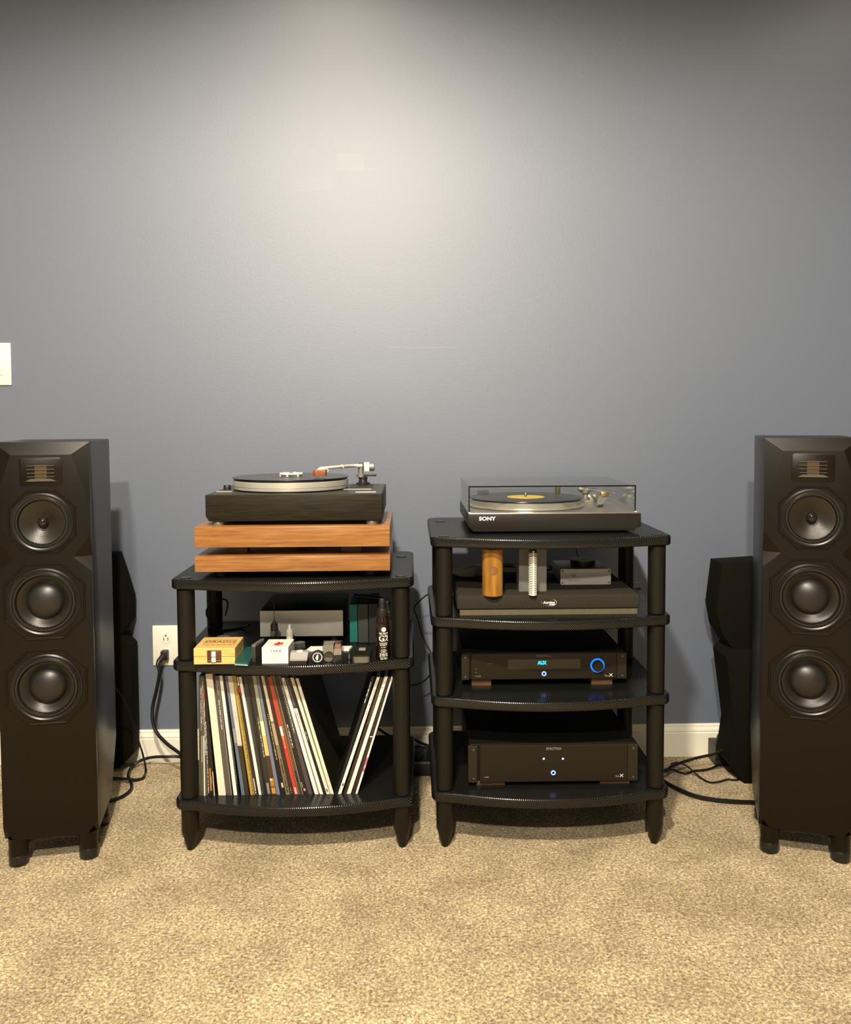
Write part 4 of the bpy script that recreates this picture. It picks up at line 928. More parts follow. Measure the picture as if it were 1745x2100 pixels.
spray('brown spray bottle marked G2 in white on the middle shelf', 784, 1357, False, True)
spray('black spray bottle half hidden behind the brown one', 795, 1347, True, False, 4)
# grey tin
Yf = fr(1361)
X0, X1, z0, z1 = rect(723, 1344.5, 757.5, 1361, Yf)
t = thing('tin_case', 'grey rounded tin case with a dark lid near the spray bottle', 'case', ((X0+X1)/2, Yf, zs))
def rr(x0, x1, y0, y1, r, sk=0.0, n=5):
    pts = []
    for cx, cy, a0 in ((x1-r, y1-r, 0), (x0+r, y1-r, 90), (x0+r, y0+r, 180), (x1-r, y0+r, 270)):
        for i in range(n+1):
            a = R(a0+90*i/n); pts.append((cx+r*cos(a), cy+r*sin(a)))
    return [(x+sk*(y-y0), y) for x, y in pts]
part(t, 'base', prism(NB(), rr(X0, X1, Yf, Yf+0.085, 0.008, 0.02), zs, z1-0.003), Mtin)
ld = part(t, 'lid', prism(NB(), rr(X0-0.0004, X1+0.0004, Yf-0.0004, Yf+0.0854, 0.008, 0.02), z1-0.0028, z1, bev=0.0008, seg=2), Mdkpl)
part(ld, 'lid_panel', box(NB(), X0+0.012, X0+0.028, Yf+0.045, Yf+0.07, z1-0.0002, z1+0.0004), Mgrey)
# stylus
c = atZ(716, 1355, zs)
t = thing('stylus', 'tiny silver stylus standing on the shelf beside the grey tin', 'stylus', (c.x, c.y, zs))
part(t, 'mount', lathe(NB(), [(0.0042, zs), (0.0044, zs+0.001), (0.0036, zs+0.006), (0.0030, zs+0.0075)], 14, TR(c.x, c.y, 0)), Mclear)
part(t, 'pin', lathe(NB(), [(0.0013, zs+0.001), (0.0013, zs+0.013), (0.0008, zs+0.0175)], 10, TR(c.x, c.y, 0)), Mchrome)
# clear box with mirror and white card
Yf = fr(1346)
X0, X1, z0, z1 = rect(661, 1322, 701.5, 1346, Yf)
t = thing('plastic_box', 'clear hinged plastic box with a rosy cartridge inside', 'box', ((X0+X1)/2, Yf, zs))
part(t, 'shell', box(NB(), X0, X1, Yf, Yf+0.040, zs, z1, 0.0015), Mclear)
part(t, 'insert', box(NB(), X0+0.002, X0+(X1-X0)*0.55, Yf+0.003, Yf+0.037, zs+0.001, z1-0.002), mat('beige_insert', (0.42, 0.38, 0.31), 0.5))
part(t, 'tray', box(NB(), X0+(X1-X0)*0.57, X1-0.002, Yf+0.004, Yf+0.036, zs+0.001, zs+(z1-zs)*0.5), mat('beige_tray', (0.50, 0.46, 0.38), 0.5))
part(t, 'cartridge', box(NB(), X0+(X1-X0)*0.60, X1-0.004, Yf+0.012, Yf+0.03, zs+(z1-zs)*0.5, z1-0.004, 0.0015), mat('rosy_cartridge', (0.45, 0.22, 0.16), 0.4))
Yc = Yf+0.042
X0, X1, z0, z1 = rect(629, 1330, 716, 1334, Yc)
solo('white_card', prism(NB(), [(X0, Yc), (X1, Yc), (X1+0.006, Yc+0.03), (X0+0.006, Yc+0.03)], zs, zs+0.0055, bev=0.0004, seg=1), Mpaper, 'flat white card box lying behind the clear plastic box', 'card')
# round logo cap and half-metal cap
Yf = fr(1361)
c = atY(651, 1349, Yf); rC = 0.0150
t = thing('lens_cap', 'round black cap with a white ring, standing on edge', 'cap', (c.x, Yf, zs))
zc = zs+rC
part(t, 'body', lathe(NB(), [(rC-0.001, -0.012), (rC, -0.011), (rC, 0), (rC-0.001, 0.001), (0, 0.001)], 36, FRONT(c.x, Yf, zc)), Mblk)
part(t, 'ring', lathe(NB(), [(0.0098, 0.0012), (0.0098, 0.0016), (0.0114, 0.0016), (0.0114, 0.0012)], 36, FRONT(c.x, Yf, zc), False, False), Mwhite)
part(t, 'mark', prism(NB(), [(-.0045, -.002), (-.002, -.0068), (.0005, -.0072), (.002, .001), (.002, .006), (-.001, .0068), (-.003, .002)], 0.001, 0.0015, FRONT(c.x, Yf, zc)), Mwhite)
c = atY(673.5, 1347, Yf+0.006)
t = thing('brush_cap', 'small round dark cap with a pale metal lower half', 'cap', (c.x, Yf+0.006, zs))
zc = zs+0.0122
part(t, 'body', lathe(NB(), [(0.0115, -0.012), (0.0122, -0.011), (0.0122, 0), (0.0115, 0.001), (0, 0.001)], 32, FRONT(c.x, Yf+0.006, zc)), Mdkclear)
part(t, 'metal_half', prism(NB(), [(0.0098*cos(R(a)), 0.0098*sin(R(a))) for a in range(180, 361, 12)], 0.0008, 0.0018, FRONT(c.x, Yf+0.006, zc)), Mtin)
# clear case on dark tray
Yf = fr(1364)
X0, X1, z0, z1 = rect(593, 1356, 629, 1364, Yf)
t = thing('plastic_case', 'clear plastic lid on a dark low tray beside the white box', 'case', ((X0+X1)/2, Yf, zs))
part(t, 'tray', box(NB(), X0, X1, Yf, Yf+0.03, zs, z1, 0.0008, 1), Mdkpl)
X0, X1, z0c, z1c = rect(594, 1338.5, 632, 1356, Yf+0.002)
Mcl2 = mat('milky_clear_plastic', (0.42, 0.40, 0.40), 0.18)
part(t, 'lid', prism(NB(), [(X0, z1), (X1-0.003, z1), (X1, z1c), (X0+0.002, z1c)], -(Yf+0.026), -(Yf+0.002), MMs, bev=0.001), Mcl2)
part(t, 'lid_tab', lathe(NB(), [(0.008, z1c), (0.0075, z1c+0.002), (0, z1c+0.0025)], 20, TR((X0+X1)/2+0.001, Yf+0.013, 0)), Mcreamw)
part(t, 'lid_ridge', box(NB(), X0+0.003, X1-0.006, Yf+0.0012, Yf+0.003, z1+0.0035, z1+0.005), Mcl2)
# dark jar
c = atZ(615, 1334, zs)
t = thing('small_jar', 'small dark green jar in the shadow behind the clear lid', 'jar', (c.x, c.y, zs))
part(t, 'body', lathe(NB(), [(0.0125, zs), (0.0135, zs+0.002), (0.0135, zs+0.012)], 24, TR(c.x, c.y, 0)), mat('dark_green_glass', (0.030, 0.036, 0.028), 0.15))
part(t, 'lid', lathe(NB(), [(0.0138, zs+0.012), (0.0138, zs+0.020), (0.0128, zs+0.021), (0, zs+0.021)], 24, TR(c.x, c.y, 0)), mat('dark_jar_lid', (0.040, 0.048, 0.038), 0.3))
# loop of black cable on the middle shelf
def cord(label, pts, r, cat='cord', name='cable', group=None):
    return solo(name, tube(NB(), smooth_path(pts, 7), r, 8), Mcord, label, cat, group)
cord('stiff black cable looped around the rear post of the three-shelf rack', [atY(449, 1285, 2.325), atY(434, 1277, 2.32), atY(424, 1262, 2.315), atY(425, 1248, 2.31), atY(436, 1236, 2.305), atY(452, 1229, 2.30), atY(463, 1230, 2.31), atY(467, 1238, 2.32), atY(465, 1250, 2.345), atY(462, 1262, 2.395)], 0.0024)
a = LT[1]+0.003
cord('short black cable lying across the middle shelf by the rear post', [atZ(430, 1290, a), atZ(452, 1292, a), atZ(478, 1290, a), Vector((atZ(498, 1287, a).x, atZ(498, 1287, a).y, a+0.001)), atY(511, 1282, 2.33)], 0.0030)

# ------------------------------------------------------------------ right rack, upper shelf
zs = RT_[1]
def fr2(y, z): return atZ(1120, y, z).y
Yf = 2.056
X0, X1, z0, z1 = rect(943, 1249, 1307, 1264, Yf)
t = thing('isolation_platform', 'thick charcoal padded platform on raw fibreboard, with an oval badge', 'platform', ((X0+X1)/2, Yf, zs))
part(t, 'board', box(NB(), X0, X1, Yf, Yf+0.30, zs, z1, 0.0006, 1), Mmdf, 'raw fibreboard base')
zq = atY(1120, 1220, Yf-0.004).z
pd = part(t, 'pad', box(NB(), atY(937, 1230, Yf).x, atY(1312, 1230, Yf).x, Yf-0.004, Yf+0.30, z1, zq, 0.0055, 3), Mpad)
bc = atY(1126, 1235.5, Yf-0.005)
def oval(a, b, n=40): return [(a*cos(2*pi*i/n), b*sin(2*pi*i/n)) for i in range(n)]
bg = part(pd, 'badge', prism(NB(), oval(0.0185, 0.0090), 0, 0.0012, FRONT(bc.x, Yf-0.0036, bc.z)), Mgloss)
bm = NB(); o1, o2 = oval(0.0190, 0.0095), oval(0.0172, 0.0079); n = len(o1); FM = FRONT(bc.x, Yf-0.0036, bc.z)
r1 = [bm.verts.new(FM @ Vector((x, y, 0.0))) for x, y in o1]; r2 = [bm.verts.new(FM @ Vector((x*.985, y*.985, 0.0020))) for x, y in o1]; r3 = [bm.verts.new(FM @ Vector((x, y, 0.0016))) for x, y in o2]
for A, B in ((r1, r2), (r2, r3)):
    for i in range(n): bm.faces.new((A[i], A[(i+1) % n], B[(i+1) % n], B[i]))
part(bg, 'badge_rim', bm, Mchrome)
b = textbm(NB(), 'Auralex', 0.0088, FRONT(bc.x, Yf-0.0049, bc.z-0.0003), 0.0003, bold=0.0002)
box(b, bc.x+0.0005, bc.x+0.0145, Yf-0.0052, Yf-0.0047, bc.z-0.0062, bc.z-0.0045)
part(bg, 'badge_lettering', b, Mwhite)
zp = zq
# bamboo cylinder
Yb = fr2(1223, zp)+0.0245
c = atY(1010, 1200, Yb)
zt = RT_[0]-0.028
t = thing('bamboo_tube', 'upright orange bamboo tube with a burnt round stamp', 'tube', (c.x, Yb, zp))
part(t, 'tube_body', lathe(NB(), [(0.0240, zp-0.0006), (0.0252, zp+0.001), (0.0252, zt-0.004), (0.0235, zt-0.002)], 48, TR(c.x, Yb, 0)), Mbamb)
def wrapc(bm, x, Y, z, r, a0):
    for v in bm.verts:
        an = v.co.x/r+a0; q = r+0.0001+v.co.z; v.co = Vector((x+q*sin(an), Y-q*cos(an), z+v.co.y))
    return bm
bm = NB(); lathe(bm, [(0.0, 0.0002), (0.0045, 0.0002), (0.0106, 0.0002)], 32, cap0=False, cap1=False)
st = part(t, 'stamp', wrapc(bm, c.x, Yb, atY(1010, 1171, Yb-0.025).z, 0.0252, 0.0), mat('scorched_stamp', (0.17, 0.070, 0.012), 0.6))
bm = NB(); lathe(bm, [(0.0062, 0.0004), (0.0072, 0.0004)], 32, cap0=False, cap1=False); lathe(bm, [(0.0022, 0.0004), (0.0034, 0.0004)], 24, cap0=False, cap1=False)
part(st, 'stamp_rings', wrapc(bm, c.x, Yb, atY(1010, 1171, Yb-0.025).z, 0.0252, 0.0), mat('pale_stamp_ring', (0.33, 0.16, 0.035), 0.6))
# grey box
Yg = fr2(1214, zp)+0.006
X0, X1, z0, z1 = rect(1064, 1124, 1121, 1214, Yg)
t = thing('grey_carton', 'tall grey carton with sideways lettering, behind the ribbed white stick', 'box', ((X0+X1)/2, Yg, zp))
part(t, 'carton', box(NB(), X0, X1, Yg, Yg+0.05, zp-0.0004, zt-0.002, 0.0008, 1), Mgbox)
bm = NB()
for k in range(8): box(bm, X0+0.0045, X0+0.0075, Yg-0.0003, Yg+0.0001, zp+0.008+k*0.0036+(0.004 if k > 2 else 0), zp+0.0108+k*0.0036+(0.004 if k > 2 else 0))
part(t, 'lettering', bm, Mdkgrey)
part(t, 'seam', box(NB(), X1-0.008, X1-0.0075, Yg-0.0002, Yg+0.0001, zp+0.04, zt-0.01), Mdkgrey)
# ribbed white stick
Ys = fr2(1222.5, zp)+0.0105
c = atY(1092.5, 1200, Ys); zt2 = atY(1092, 1127, Ys).z
t = thing('ribbed_stick', 'slender white plastic stick with dark ladder-like ribs, standing upright', 'brush', (c.x, Ys, zp))
part(t, 'core', lathe(NB(), [(0.0075, zp), (0.0098, zp+0.0015), (0.0098, zp+0.004), (0.0088, zp+0.0045), (0.0088, zt2-0.003), (0.0098, zt2-0.002), (0.009, zt2)], 28, TR(c.x, Ys, 0)), Mslot)
part(t, 'foot_cap', lathe(NB(), [(0.0075, zp-0.0004), (0.0101, zp+0.0015), (0.0101, zp+0.0042)], 28, TR(c.x, Ys, 0)), Mcreamw)
part(t, 'spine', box(NB(), c.x-0.0017, c.x+0.0017, Ys-0.0108, Ys-0.006, zp+0.001, zt2-0.002), Mcreamw)
n = 23; rib0 = None
for k in range(n):
    z = zp+0.0058+(zt2-zp-0.012)*k/n
    if rib0 is None: rib0 = part(t, 'rib', lathe(NB(), [(0.0080, z), (0.0102, z), (0.0102, z+0.0024), (0.0080, z+0.0024), (0.0080, z)], 28, TR(c.x, Ys, 0), False, False), Mcreamw); zr0 = z
    else: dup(rib0, dz=z-zr0)
# silver box with screws
Yb = fr2(1200, zp)+0.0
X0, X1, z0, z1 = rect(1149, 1166.5, 1252, 1200, Yb)
t = thing('phono_preamp', 'small silver metal box with corner screws, a logo and printed name', 'amplifier', ((X0+X1)/2, Yb, zp))
z0 = zp+0.001
sk = -0.006
part(t, 'case', prism(NB(), [(X0+0.003, Yb+0.002), (X1-0.003, Yb+0.002), (X1-0.003, Yb+0.145), (X0+0.003, Yb+0.145)], z0+0.0015, z1-0.0012, bev=0.001), Mdull)
fp = part(t, 'front_panel', prism(NB(), [(x, z) for x, z in rr(X0, X1, z0, z1, 0.003)], -Yb-0.003+0.003, -Yb+0.003, MMs, bev=0.0004, seg=1), Mbrush, 'silver face plate')
for x in (X0+0.0052, X1-0.0052):
    for z in (z0+0.0052, z1-0.0052): part(fp, 'screw', cyl(NB(), 0.0024, 0.0012, FRONT(x, Yb-0.0028, z), 14), Mdkgrey)
lx = atY(1176, 1180, Yb)
bm = NB(); lathe(bm, [(0.0024, 0), (0.0024, 0.0004), (0.0042, 0.0004), (0.0042, 0)], 24, FRONT(lx.x, Yb-0.0030, lx.z-0.0005) @ Matrix.Diagonal((1, 0.75, 1, 1)), False, False)
for s in (-1, 1): box(bm, -0.0006, 0.0006, -0.0003, 0.0003, 0, 0.0055, mat=TR(lx.x+s*0.0035, Yb-0.0033, lx.z+0.001) @ Matrix.Rotation(R(s*30), 4, 'Y'))
part(fp, 'logo', bm, Mdkgrey)
q = atY(1176.5, 1189.5, Yb)
part(fp, 'lettering', textbm(NB(), 'Hagerman Labs', 0.0052, FRONT(q.x, Yb-0.0031, q.z), 0.0003), Mdkgrey)
for x in (X0+0.02, X1-0.02):
    for y in (Yb+0.02, Yb+0.12): part(t, 'foot', cyl(NB(), 0.006, 0.0035, TR(x, y, zp-0.0005), 12), Mblk)
# puck on it
yp = Yb+0.062
c = atY(1195, 1160, yp)
zpk = z1-0.0012
hp = atY(1195, 1149.5, yp-0.03).z
t = thing('record_weight', 'round black record weight with a grey top on the silver box', 'record weight', (c.x, yp, zpk))
part(t, 'body', lathe(NB(), [(0.0300, zpk), (0.0330, zpk+0.001), (0.0330, hp-0.0015)], 48, TR(c.x, yp, 0)), Mdkpl)
part(t, 'top_plate', lathe(NB(), [(0.0330, hp-0.0015), (0.0325, hp), (0.004, hp), (0.0035, hp-0.001), (0, hp-0.001)], 48, TR(c.x, yp, 0), False), Mdull)
cord('thin black cable hanging behind the silver box and record weight', [atY(1181, 1118, 2.44), atY(1183, 1134, 2.44), atY(1186, 1145, 2.44), atY(1190, 1175, 2.43)], 0.0013)
# tan pouch and dark box behind the bamboo tube
Yt = 2.34
def bodypx(pts, Ya, Yb_): return prism(NB(), [(atY(x, y, Ya).x, atY(x, y, Ya).z) for x, y in pts], -Yb_, -Ya, MMs, bev=0.006)
t = solo('cloth_pouch', bodypx([(927, 1176), (948, 1166), (970, 1161), (990, 1164), (1000, 1185), (990, 1197), (972, 1196), (950, 1188)], 2.30, 2.335), Mtan, 'crumpled tan cloth pouch behind the bamboo tube', 'pouch')
X0, X1, z0, z1 = rect(976, 1159, 1000, 1192, 2.275)
t = thing('parts_box', 'small dark box with a grey lid, half hidden by the bamboo tube', 'box', ((X0+X1)/2, 2.275, zp))
part(t, 'base', box(NB(), X0, X1+0.03, 2.262, 2.297, zp-0.0003, z0+(z1-z0)*0.42, 0.0006, 1), Mdkclear)
part(t, 'lid', box(NB(), X0+0.002, X1+0.03, 2.262, 2.297, z0+(z1-z0)*0.42, z1, 0.0006, 1), Mgbox)
X0, X1, z0, z1 = rect(1033, 1165, 1062, 1195, 2.29)
t = thing('cable_coil', 'dark coiled cable bundle with a pale strap, between the tube and the carton', 'cable coil', ((X0+X1)/2, 2.29, zp))
cx_ = (X0+X1)/2-0.005
part(t, 'coil', lathe(NB(), [(0.018, zp), (0.034, zp), (0.036, zp+0.010), (0.035, zp+0.026), (0.030, zp+0.031), (0.020, zp+0.028), (0.018, zp)], 32, TR(cx_, 2.29, 0), False, False), Mblk)
part(t, 'strap', lathe(NB(), [(0.0362, zp+0.020), (0.0355, zp+0.0265), (0.0300, zp+0.0316)], 32, TR(cx_, 2.29, 0), False, False), Mtan)
cord('black interconnect cable resting on the padded platform by the silver box', [Vector((atZ(1123, 1185, zp).x, 2.36, zp+0.004)), Vector((atZ(1134, 1180, zp).x, 2.34, zp+0.012)), Vector((X1+0.09, 2.37, zp+0.022)), Vector((X1+0.115, 2.32, zp+0.012))], 0.003)
# thing poking out at the right end of the platform
X0, X1, z0, z1 = rect(1290, 1212, 1330, 1245, 2.36)
pl = atY(1318, 1240, 2.30)
t = thing('flat_router', 'flat black case sticking out behind the padded platform', 'case', (pl.x, 2.37, zs))
part(t, 'case', prism(NB(), [(pl.x-0.028, 2.362), (pl.x+0.018, 2.385), (pl.x+0.018, 2.45), (pl.x-0.028, 2.45)], zs, atY(1305, 1213, 2.365).z, bev=0.002), Mblk)
part(t, 'edge_trim', prism(NB(), [(pl.x-0.026, 2.3615), (pl.x+0.0185, 2.3838), (pl.x+0.0185, 2.387), (pl.x-0.026, 2.3645)], zs+0.012, zs+0.0145), Mdull)

# ------------------------------------------------------------------ components on the right rack
def component(name, label, z, x0, y0, x1, y1, Yf, dp, blocks, blk_rows, blabel):
    X0, X1, z0, z1 = rect(x0, y0, x1, y1, Yf)
    hb = z0-0.004-z
    for (bx0, bx1) in blocks:
        a, b = atY(bx0, 1400, Yf+0.012).x, atY(bx1, 1400, Yf+0.012).x
        solo('wooden_block', box(NB(), a, b, Yf+0.008, Yf+0.045, z, z0, 0.0006, 1), Mblock, blabel, 'block', 'wooden blocks ' + blabel.split(' ', 3)[3])
    a, b = atY((blocks[0][0]+blocks[1][1])/2, 1400, Yf).x-0.02, 0
    solo('wooden_block', box(NB(), a, a+0.04, Yf+dp-0.08, Yf+dp-0.045, z, z0, 0.0006, 1), Mblock, blabel + ', at its rear', 'block', 'wooden blocks ' + blabel.split(' ', 3)[3])
    t = thing(name, label, 'amplifier', ((X0+X1)/2, Yf, z0))
    part(t, 'case', box(NB(), X0+0.004, X1-0.004, Yf+0.008, Yf+dp, z0, z1+0.001, 0.001, 1), Mcase)
    return t, X0, X1, z0, z1
def inkmarks(parent, s, x, y, Yf, size, m, nm='lettering', sx=1.0, bold=0.0):
    p = atY(x, y, Yf)
    return part(parent, nm, textbm(NB(), s, size, FRONT(p.x, Yf-0.0003, p.z), 0.0003, sx=sx, bold=bold), m)
def ringpart(parent, nm, x, z, Yf, r0, r1, m, h=0.0008):
    return part(parent, nm, lathe(NB(), [(r0, 0), (r0, h), (r1, h), (r1, 0)], 40, FRONT(x, Yf, z), False, False), m)
# preamplifier
Yf = 2.115
t, X0, X1, z0, z1 = component('preamplifier', 'black preamplifier with a glowing blue volume ring and AUX display', RT_[2], 946, 1340, 1285, 1393, Yf, 0.29, [(967, 1007), (1212, 1255)], None, 'small wooden block under the preamplifier')
pa, pb = atY(966, 1366, Yf).x, atY(1264, 1366, Yf).x
fp = part(t, 'front_panel', box(NB(), pa, pb, Yf-0.002, Yf+0.008, z0+0.001, z1+0.0005, 0.0008, 1), Mface)
part(t, 'end_ear', box(NB(), X0, pa-0.0045, Yf, Yf+0.010, z0-0.0005, z1-0.001, 0.001, 1), Mfacel)
part(t, 'end_ear', box(NB(), pb+0.0012, X1, Yf, Yf+0.010, z0-0.0005, z1-0.001, 0.001, 1), Mfacel)
for x in ((X0+pa-0.0045)/2, (X1+pb)/2+0.002):
    for z in (z0+0.008, z1-0.009): part(t, 'screw', cyl(NB(), 0.0022, 0.0008, FRONT(x, Yf, z), 12), Mdkgrey)
Yp = Yf-0.002
wx0, wx1, wz0, wz1 = rect(1041, 1352, 1190, 1372, Yp)
win = part(fp, 'display_window', box(NB(), wx0, wx1, Yp-0.0006, Yp+0.0004, wz0, wz1), Mwin)
inkmarks(fp, 'EMOTIVA', 1115, 1345.5, Yp, 0.0082, Mdkgrey, sx=1.05)
inkmarks(win, 'AUX', 1111.5, 1359.5, Yp-0.0006, 0.0125, Maux, 'display_text', sx=0.82, bold=0.0004)
inkmarks(fp, 'PT-100', 980.5, 1387, Yp, 0.0048, Mgrey)
inkmarks(fp, 'Bas', 1243.8, 1385.5, Yp, 0.0052, Mgrey, sx=1.35)
inkmarks(fp, 'X', 1252.5, 1384.5, Yp, 0.0110, Mwhite, sx=1.3)
p = atY(999, 1361.5, Yp); box_ = NB()
for k in range(6): box(box_, p.x+k*0.0025, p.x+k*0.0025+0.0018, Yp-0.0003, Yp, p.z-0.0005, p.z+0.0007)
part(fp, 'fine_print', box_, Mdkgrey)
for yy in (1372.5, 1379):
    p = atY(976, yy, Yp); part(fp, 'indicator', cyl(NB(), 0.0016, 0.0004, FRONT(p.x, Yp, p.z), 10), Mdkgrey)
p = atY(1115.5, 1381.5, Yp)
bt = part(fp, 'power_button', cyl(NB(), 0.0042, 0.0006, FRONT(p.x, Yp, p.z), 24), Mbluec, 'blue lit power button')
ringpart(bt, 'button_ring', p.x, p.z, Yp, 0.0038, 0.0056, Mblueh, 0.0012)
p = atY(1225, 1364.5, Yp)
kn = part(fp, 'volume_knob', lathe(NB(), [(0.0142, 0), (0.0138, 0.010), (0.0128, 0.0115), (0, 0.0115)], 40, FRONT(p.x, Yp, p.z), False), Mface)
ringpart(kn, 'glow_ring', p.x, p.z, Yp, 0.0140, 0.0178, Mblue, 0.0010)
# power amplifier
Yf = 2.068
t, X0, X1, z0, z1 = component('power_amplifier', 'black power amplifier with three blue lights on the lowest shelf', RT_[3], 960, 1528, 1308, 1603, Yf, 0.33, [(976, 1035), (1231, 1292)], None, 'small wooden block under the power amplifier')
pa, pb = atY(984, 1566, Yf).x, atY(1286, 1566, Yf).x
fp = part(t, 'front_panel', box(NB(), pa, pb, Yf-0.002, Yf+0.008, z0+0.001, z1+0.0005, 0.0008, 1), Mface)
part(t, 'end_ear', box(NB(), X0, pa-0.0062, Yf, Yf+0.010, z0-0.0005, z1-0.001, 0.001, 1), Mfacel)
part(t, 'end_ear', box(NB(), pb+0.001, X1, Yf, Yf+0.010, z0-0.0005, z1-0.001, 0.001, 1), Mfacel)
for x in ((X0+pa-0.0062)/2+0.002, (X1+pb)/2+0.002):
    for z in (z0+0.010, z1-0.010): part(t, 'screw', cyl(NB(), 0.0022, 0.0008, FRONT(x, Yf, z), 12), Mdkgrey)
Yp = Yf-0.002
inkmarks(fp, 'EMOTIVA', 1135.5, 1535.5, Yp, 0.0088, Mgrey, sx=1.02)
inkmarks(fp, 'A-300', 997.5, 1594, Yp, 0.0046, Mgrey)
inkmarks(fp, 'Bas', 1265.8, 1591.5, Yp, 0.0050, Mgrey, sx=1.35)
inkmarks(fp, 'X', 1274.5, 1590.5, Yp, 0.0105, Mwhite, sx=1.3)
for x in (1115, 1154.3):
    p = atY(x, 1556, Yp); part(fp, 'indicator', lathe(NB(), [(0.0026, 0), (0.0022, 0.001), (0, 0.0014)], 16, FRONT(p.x, Yp, p.z)), Mblueh, 'blue-white indicator light')
p = atY(1134.5, 1584.5, Yp)
bt = part(fp, 'power_button', cyl(NB(), 0.0042, 0.0006, FRONT(p.x, Yp, p.z), 24), Mbluec, 'blue lit power button')
ringpart(bt, 'button_ring', p.x, p.z, Yp, 0.0038, 0.0056, Mblueh, 0.0012)

# ------------------------------------------------------------------ plug and cords
zp_ = atY(340, 1341, oy)
t = thing('power_cable', 'thick black power cord hanging from the lower socket of the wall outlet', 'cord', (zp_.x, oy-0.03, zp_.z))
part(t, 'plug', box(NB(), zp_.x-0.010, zp_.x+0.011, oy-0.026, oy-0.0012, zp_.z-0.014, zp_.z+0.015, 0.004, 3), Mblk)
part(t, 'strain_relief', tube(NB(), [Vector((zp_.x-0.002, oy-0.02, zp_.z-0.002)), Vector((zp_.x-0.010, oy-0.040, zp_.z-0.012)), Vector((zp_.x-0.013, oy-0.046, zp_.z-0.022))], lambda s: 0.0098-0.004*s, 12), Mblk)
part(t, 'cord', tube(NB(), smooth_path([Vector((zp_.x-0.012, oy-0.045, zp_.z-0.020)), atY(327, 1380, oy-0.05), atY(321, 1415, oy-0.055), atY(314, 1445, oy-0.06), atY(312.5, 1472, oy-0.07), atY(320, 1500, oy-0.08), atY(340, 1523, oy-0.10), atY(362, 1540, oy-0.12), atY(385, 1556, oy-0.14), atY(420, 1566, oy-0.15)], 7), 0.0052, 10), Mcord)
fl = 0.006
cord('black speaker cable curling across the carpet from behind the three-shelf rack', [Vector((-0.62, 2.50, 0.016)), atZ(376, 1554, 0.030), atZ(340, 1552, 0.034), atZ(312, 1553, 0.030), atZ(288, 1560, 0.02), atZ(270, 1573, 0.008), atZ(263, 1590, fl), atZ(267, 1600, fl), atZ(270, 1614, fl), atZ(262, 1626, fl), atZ(245, 1636, fl), atZ(222, 1643, fl), atZ(205, 1648, fl)], 0.0045)
cord('black cable falling in a loop down the slim cabinet beside the outlet', [atY(215, 1398, 2.33), atY(232, 1407, 2.36), atY(250, 1428, 2.40), atY(262, 1455, 2.43), atY(275, 1490, 2.46), atY(287, 1528, 2.47), atY(293, 1548, 2.46), atZ(299, 1578, 0.010), atZ(294, 1594, fl), atZ(282, 1599, fl), atZ(262, 1598, fl+0.008), atZ(232, 1596, fl), atZ(215, 1595, fl)], lambda s: 0.0018+0.0024*min(1, max(0, s-0.3)*2.2))
# right side cords
cord('thick black cord from the four-shelf rack to the power adapter', [Vector((0.585, 2.42, 0.05)), atY(1357, 1581, 2.40), atY(1375, 1573, 2.42), atY(1400, 1563, 2.44), atY(1430, 1554, 2.445), atY(1460, 1547.5, 2.445), atY(1478, 1541, 2.45), atY(1490, 1534, 2.455)], 0.0042)
cord('thin black wire looping over the carpet toward the slim cabinet', [Vector((0.59, 2.40, 0.03)), atY(1362, 1578, 2.43), atY(1378, 1566, 2.46), atY(1392, 1564, 2.46), atY(1408, 1571, 2.44), atZ(1425, 1585, 0.012), atZ(1440, 1597, fl), atZ(1456, 1604, fl), atZ(1474, 1603, fl), atZ(1492, 1598, fl), atZ(1510, 1599, fl), atZ(1535, 1590, fl)], 0.0022)
cord('black wire lying on the carpet up to the power adapter', [Vector((0.59, 2.41, 0.02)), atZ(1364, 1580, 0.02), atZ(1380, 1578, 0.014), atZ(1395, 1584, fl), atZ(1408, 1586, fl), atZ(1422, 1581, fl), atZ(1445, 1579, fl), atZ(1462, 1574, fl+0.002), atZ(1478, 1567, 0.012)], 0.0030)
cord('thick black speaker cable running over the carpet to the tower by the four-shelf rack', [Vector((0.55, 2.33, 0.02)), atZ(1345, 1592, 0.012), atZ(1362, 1603, 0.010), atZ(1390, 1618, 0.010), atZ(1425, 1632, 0.009), atZ(1465, 1640, 0.008), atZ(1510, 1644, 0.008), atZ(1560, 1645.5, 0.008), atZ(1590, 1645.5, 0.008)], 0.0056)
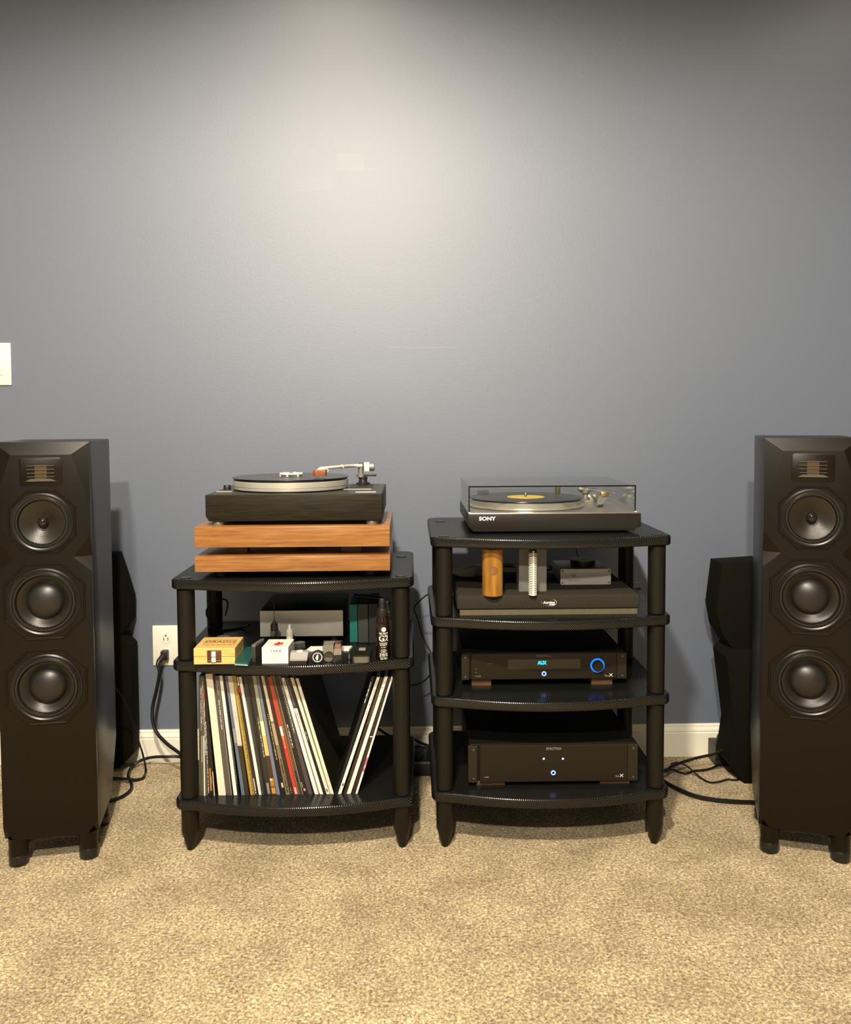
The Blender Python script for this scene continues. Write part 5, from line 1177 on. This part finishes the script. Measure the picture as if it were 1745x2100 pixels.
# power adapter
a = atZ(1467, 1572, 0.0); b = atZ(1508, 1575, 0.0)
zt = atY(1467, 1530, a.y).z
t = thing('power_adapter', 'black power adapter block on the carpet against the baseboard', 'adapter', (a.x, a.y, 0))
part(t, 'block', prism(NB(), [(a.x, a.y), (b.x, a.y), (b.x, a.y+0.07), (a.x+0.002, a.y+0.07)], 0.0, zt, bev=0.002), Mblk)
q = atY(1478, 1520, a.y+0.03)
part(t, 'plug', prism(NB(), [(q.x-0.012, zt-0.001), (q.x+0.012, zt-0.001), (q.x+0.008, zt+0.020), (q.x-0.006, zt+0.020)], -a.y-0.045, -a.y-0.015, MMs, bev=0.002), Mblk)
part(t, 'lead', tube(NB(), smooth_path([Vector((q.x+0.001, a.y+0.03, zt+0.016)), Vector((q.x+0.000, a.y+0.03, zt+0.032)), Vector((q.x+0.006, a.y+0.03, zt+0.040)), Vector((q.x+0.018, a.y+0.02, zt+0.03)), Vector((q.x+0.03, a.y+0.0, zt+0.0))], 5), 0.004, 8), Mcord)
# cords and power strip between the racks
cord('thin black cable dropping between the two racks beside the wall', [atY(897, 1207, 2.40), atY(886, 1214, 2.42), atY(870, 1224, 2.45), atY(854, 1239, 2.48), atY(849, 1250, 2.49), atY(856, 1268, 2.50), atY(862, 1292, 2.50), atY(872, 1318, 2.49), atY(882, 1335, 2.47), atY(887, 1352, 2.46), atY(885, 1375, 2.46), atY(877, 1390, 2.47), atY(864, 1400, 2.48), atY(845, 1405, 2.49), atY(825, 1402, 2.48)], 0.0020)
cord('black cord slanting down behind both racks above the power strip', [atY(770, 1490, 2.52), atY(790, 1504, 2.52), atY(815, 1516, 2.52), atY(841, 1513, 2.53), atY(862, 1523, 2.53), atY(884, 1531, 2.53), atY(915, 1540, 2.52)], 0.0042)
cord('black cord lying level just above the power strip', [atY(820, 1530, 2.54), atY(845, 1529.5, 2.54), atY(868, 1533, 2.54), atY(890, 1532, 2.54), atY(915, 1536, 2.54)], 0.0040)
a = atZ(870, 1592, 0.0)
t = thing('power_strip', 'black power strip with bundled plugs on the carpet between the racks', 'power strip', (a.x, a.y, 0))
zz = lambda y: atY(870, y, a.y).z
part(t, 'housing', box(NB(), a.x-0.16, a.x+0.20, a.y, a.y+0.055, 0, zz(1562), 0.003), Mblk)
part(t, 'trim_line', box(NB(), a.x-0.158, a.x+0.198, a.y-0.0004, a.y+0.001, zz(1562)-0.0055, zz(1562)-0.003), Mdull)
for k, (xx, hh) in enumerate(((846, 1542), (858, 1540), (872, 1541), (884, 1543), (903, 1542))):
    q = atY(xx, 1550, a.y+0.02).x
    part(t, 'plug', box(NB(), q-0.0085, q+0.0085, a.y+0.012, a.y+0.045, zz(1562)-0.001, zz(hh), 0.003), Mblk)
cord('thin black wire hanging behind the rear post of the four-shelf rack', [atY(1283, 1290, 2.42), atY(1292, 1296, 2.42), atY(1297, 1310, 2.42), atY(1293, 1324, 2.42), atY(1285, 1330, 2.42)], 0.0014)
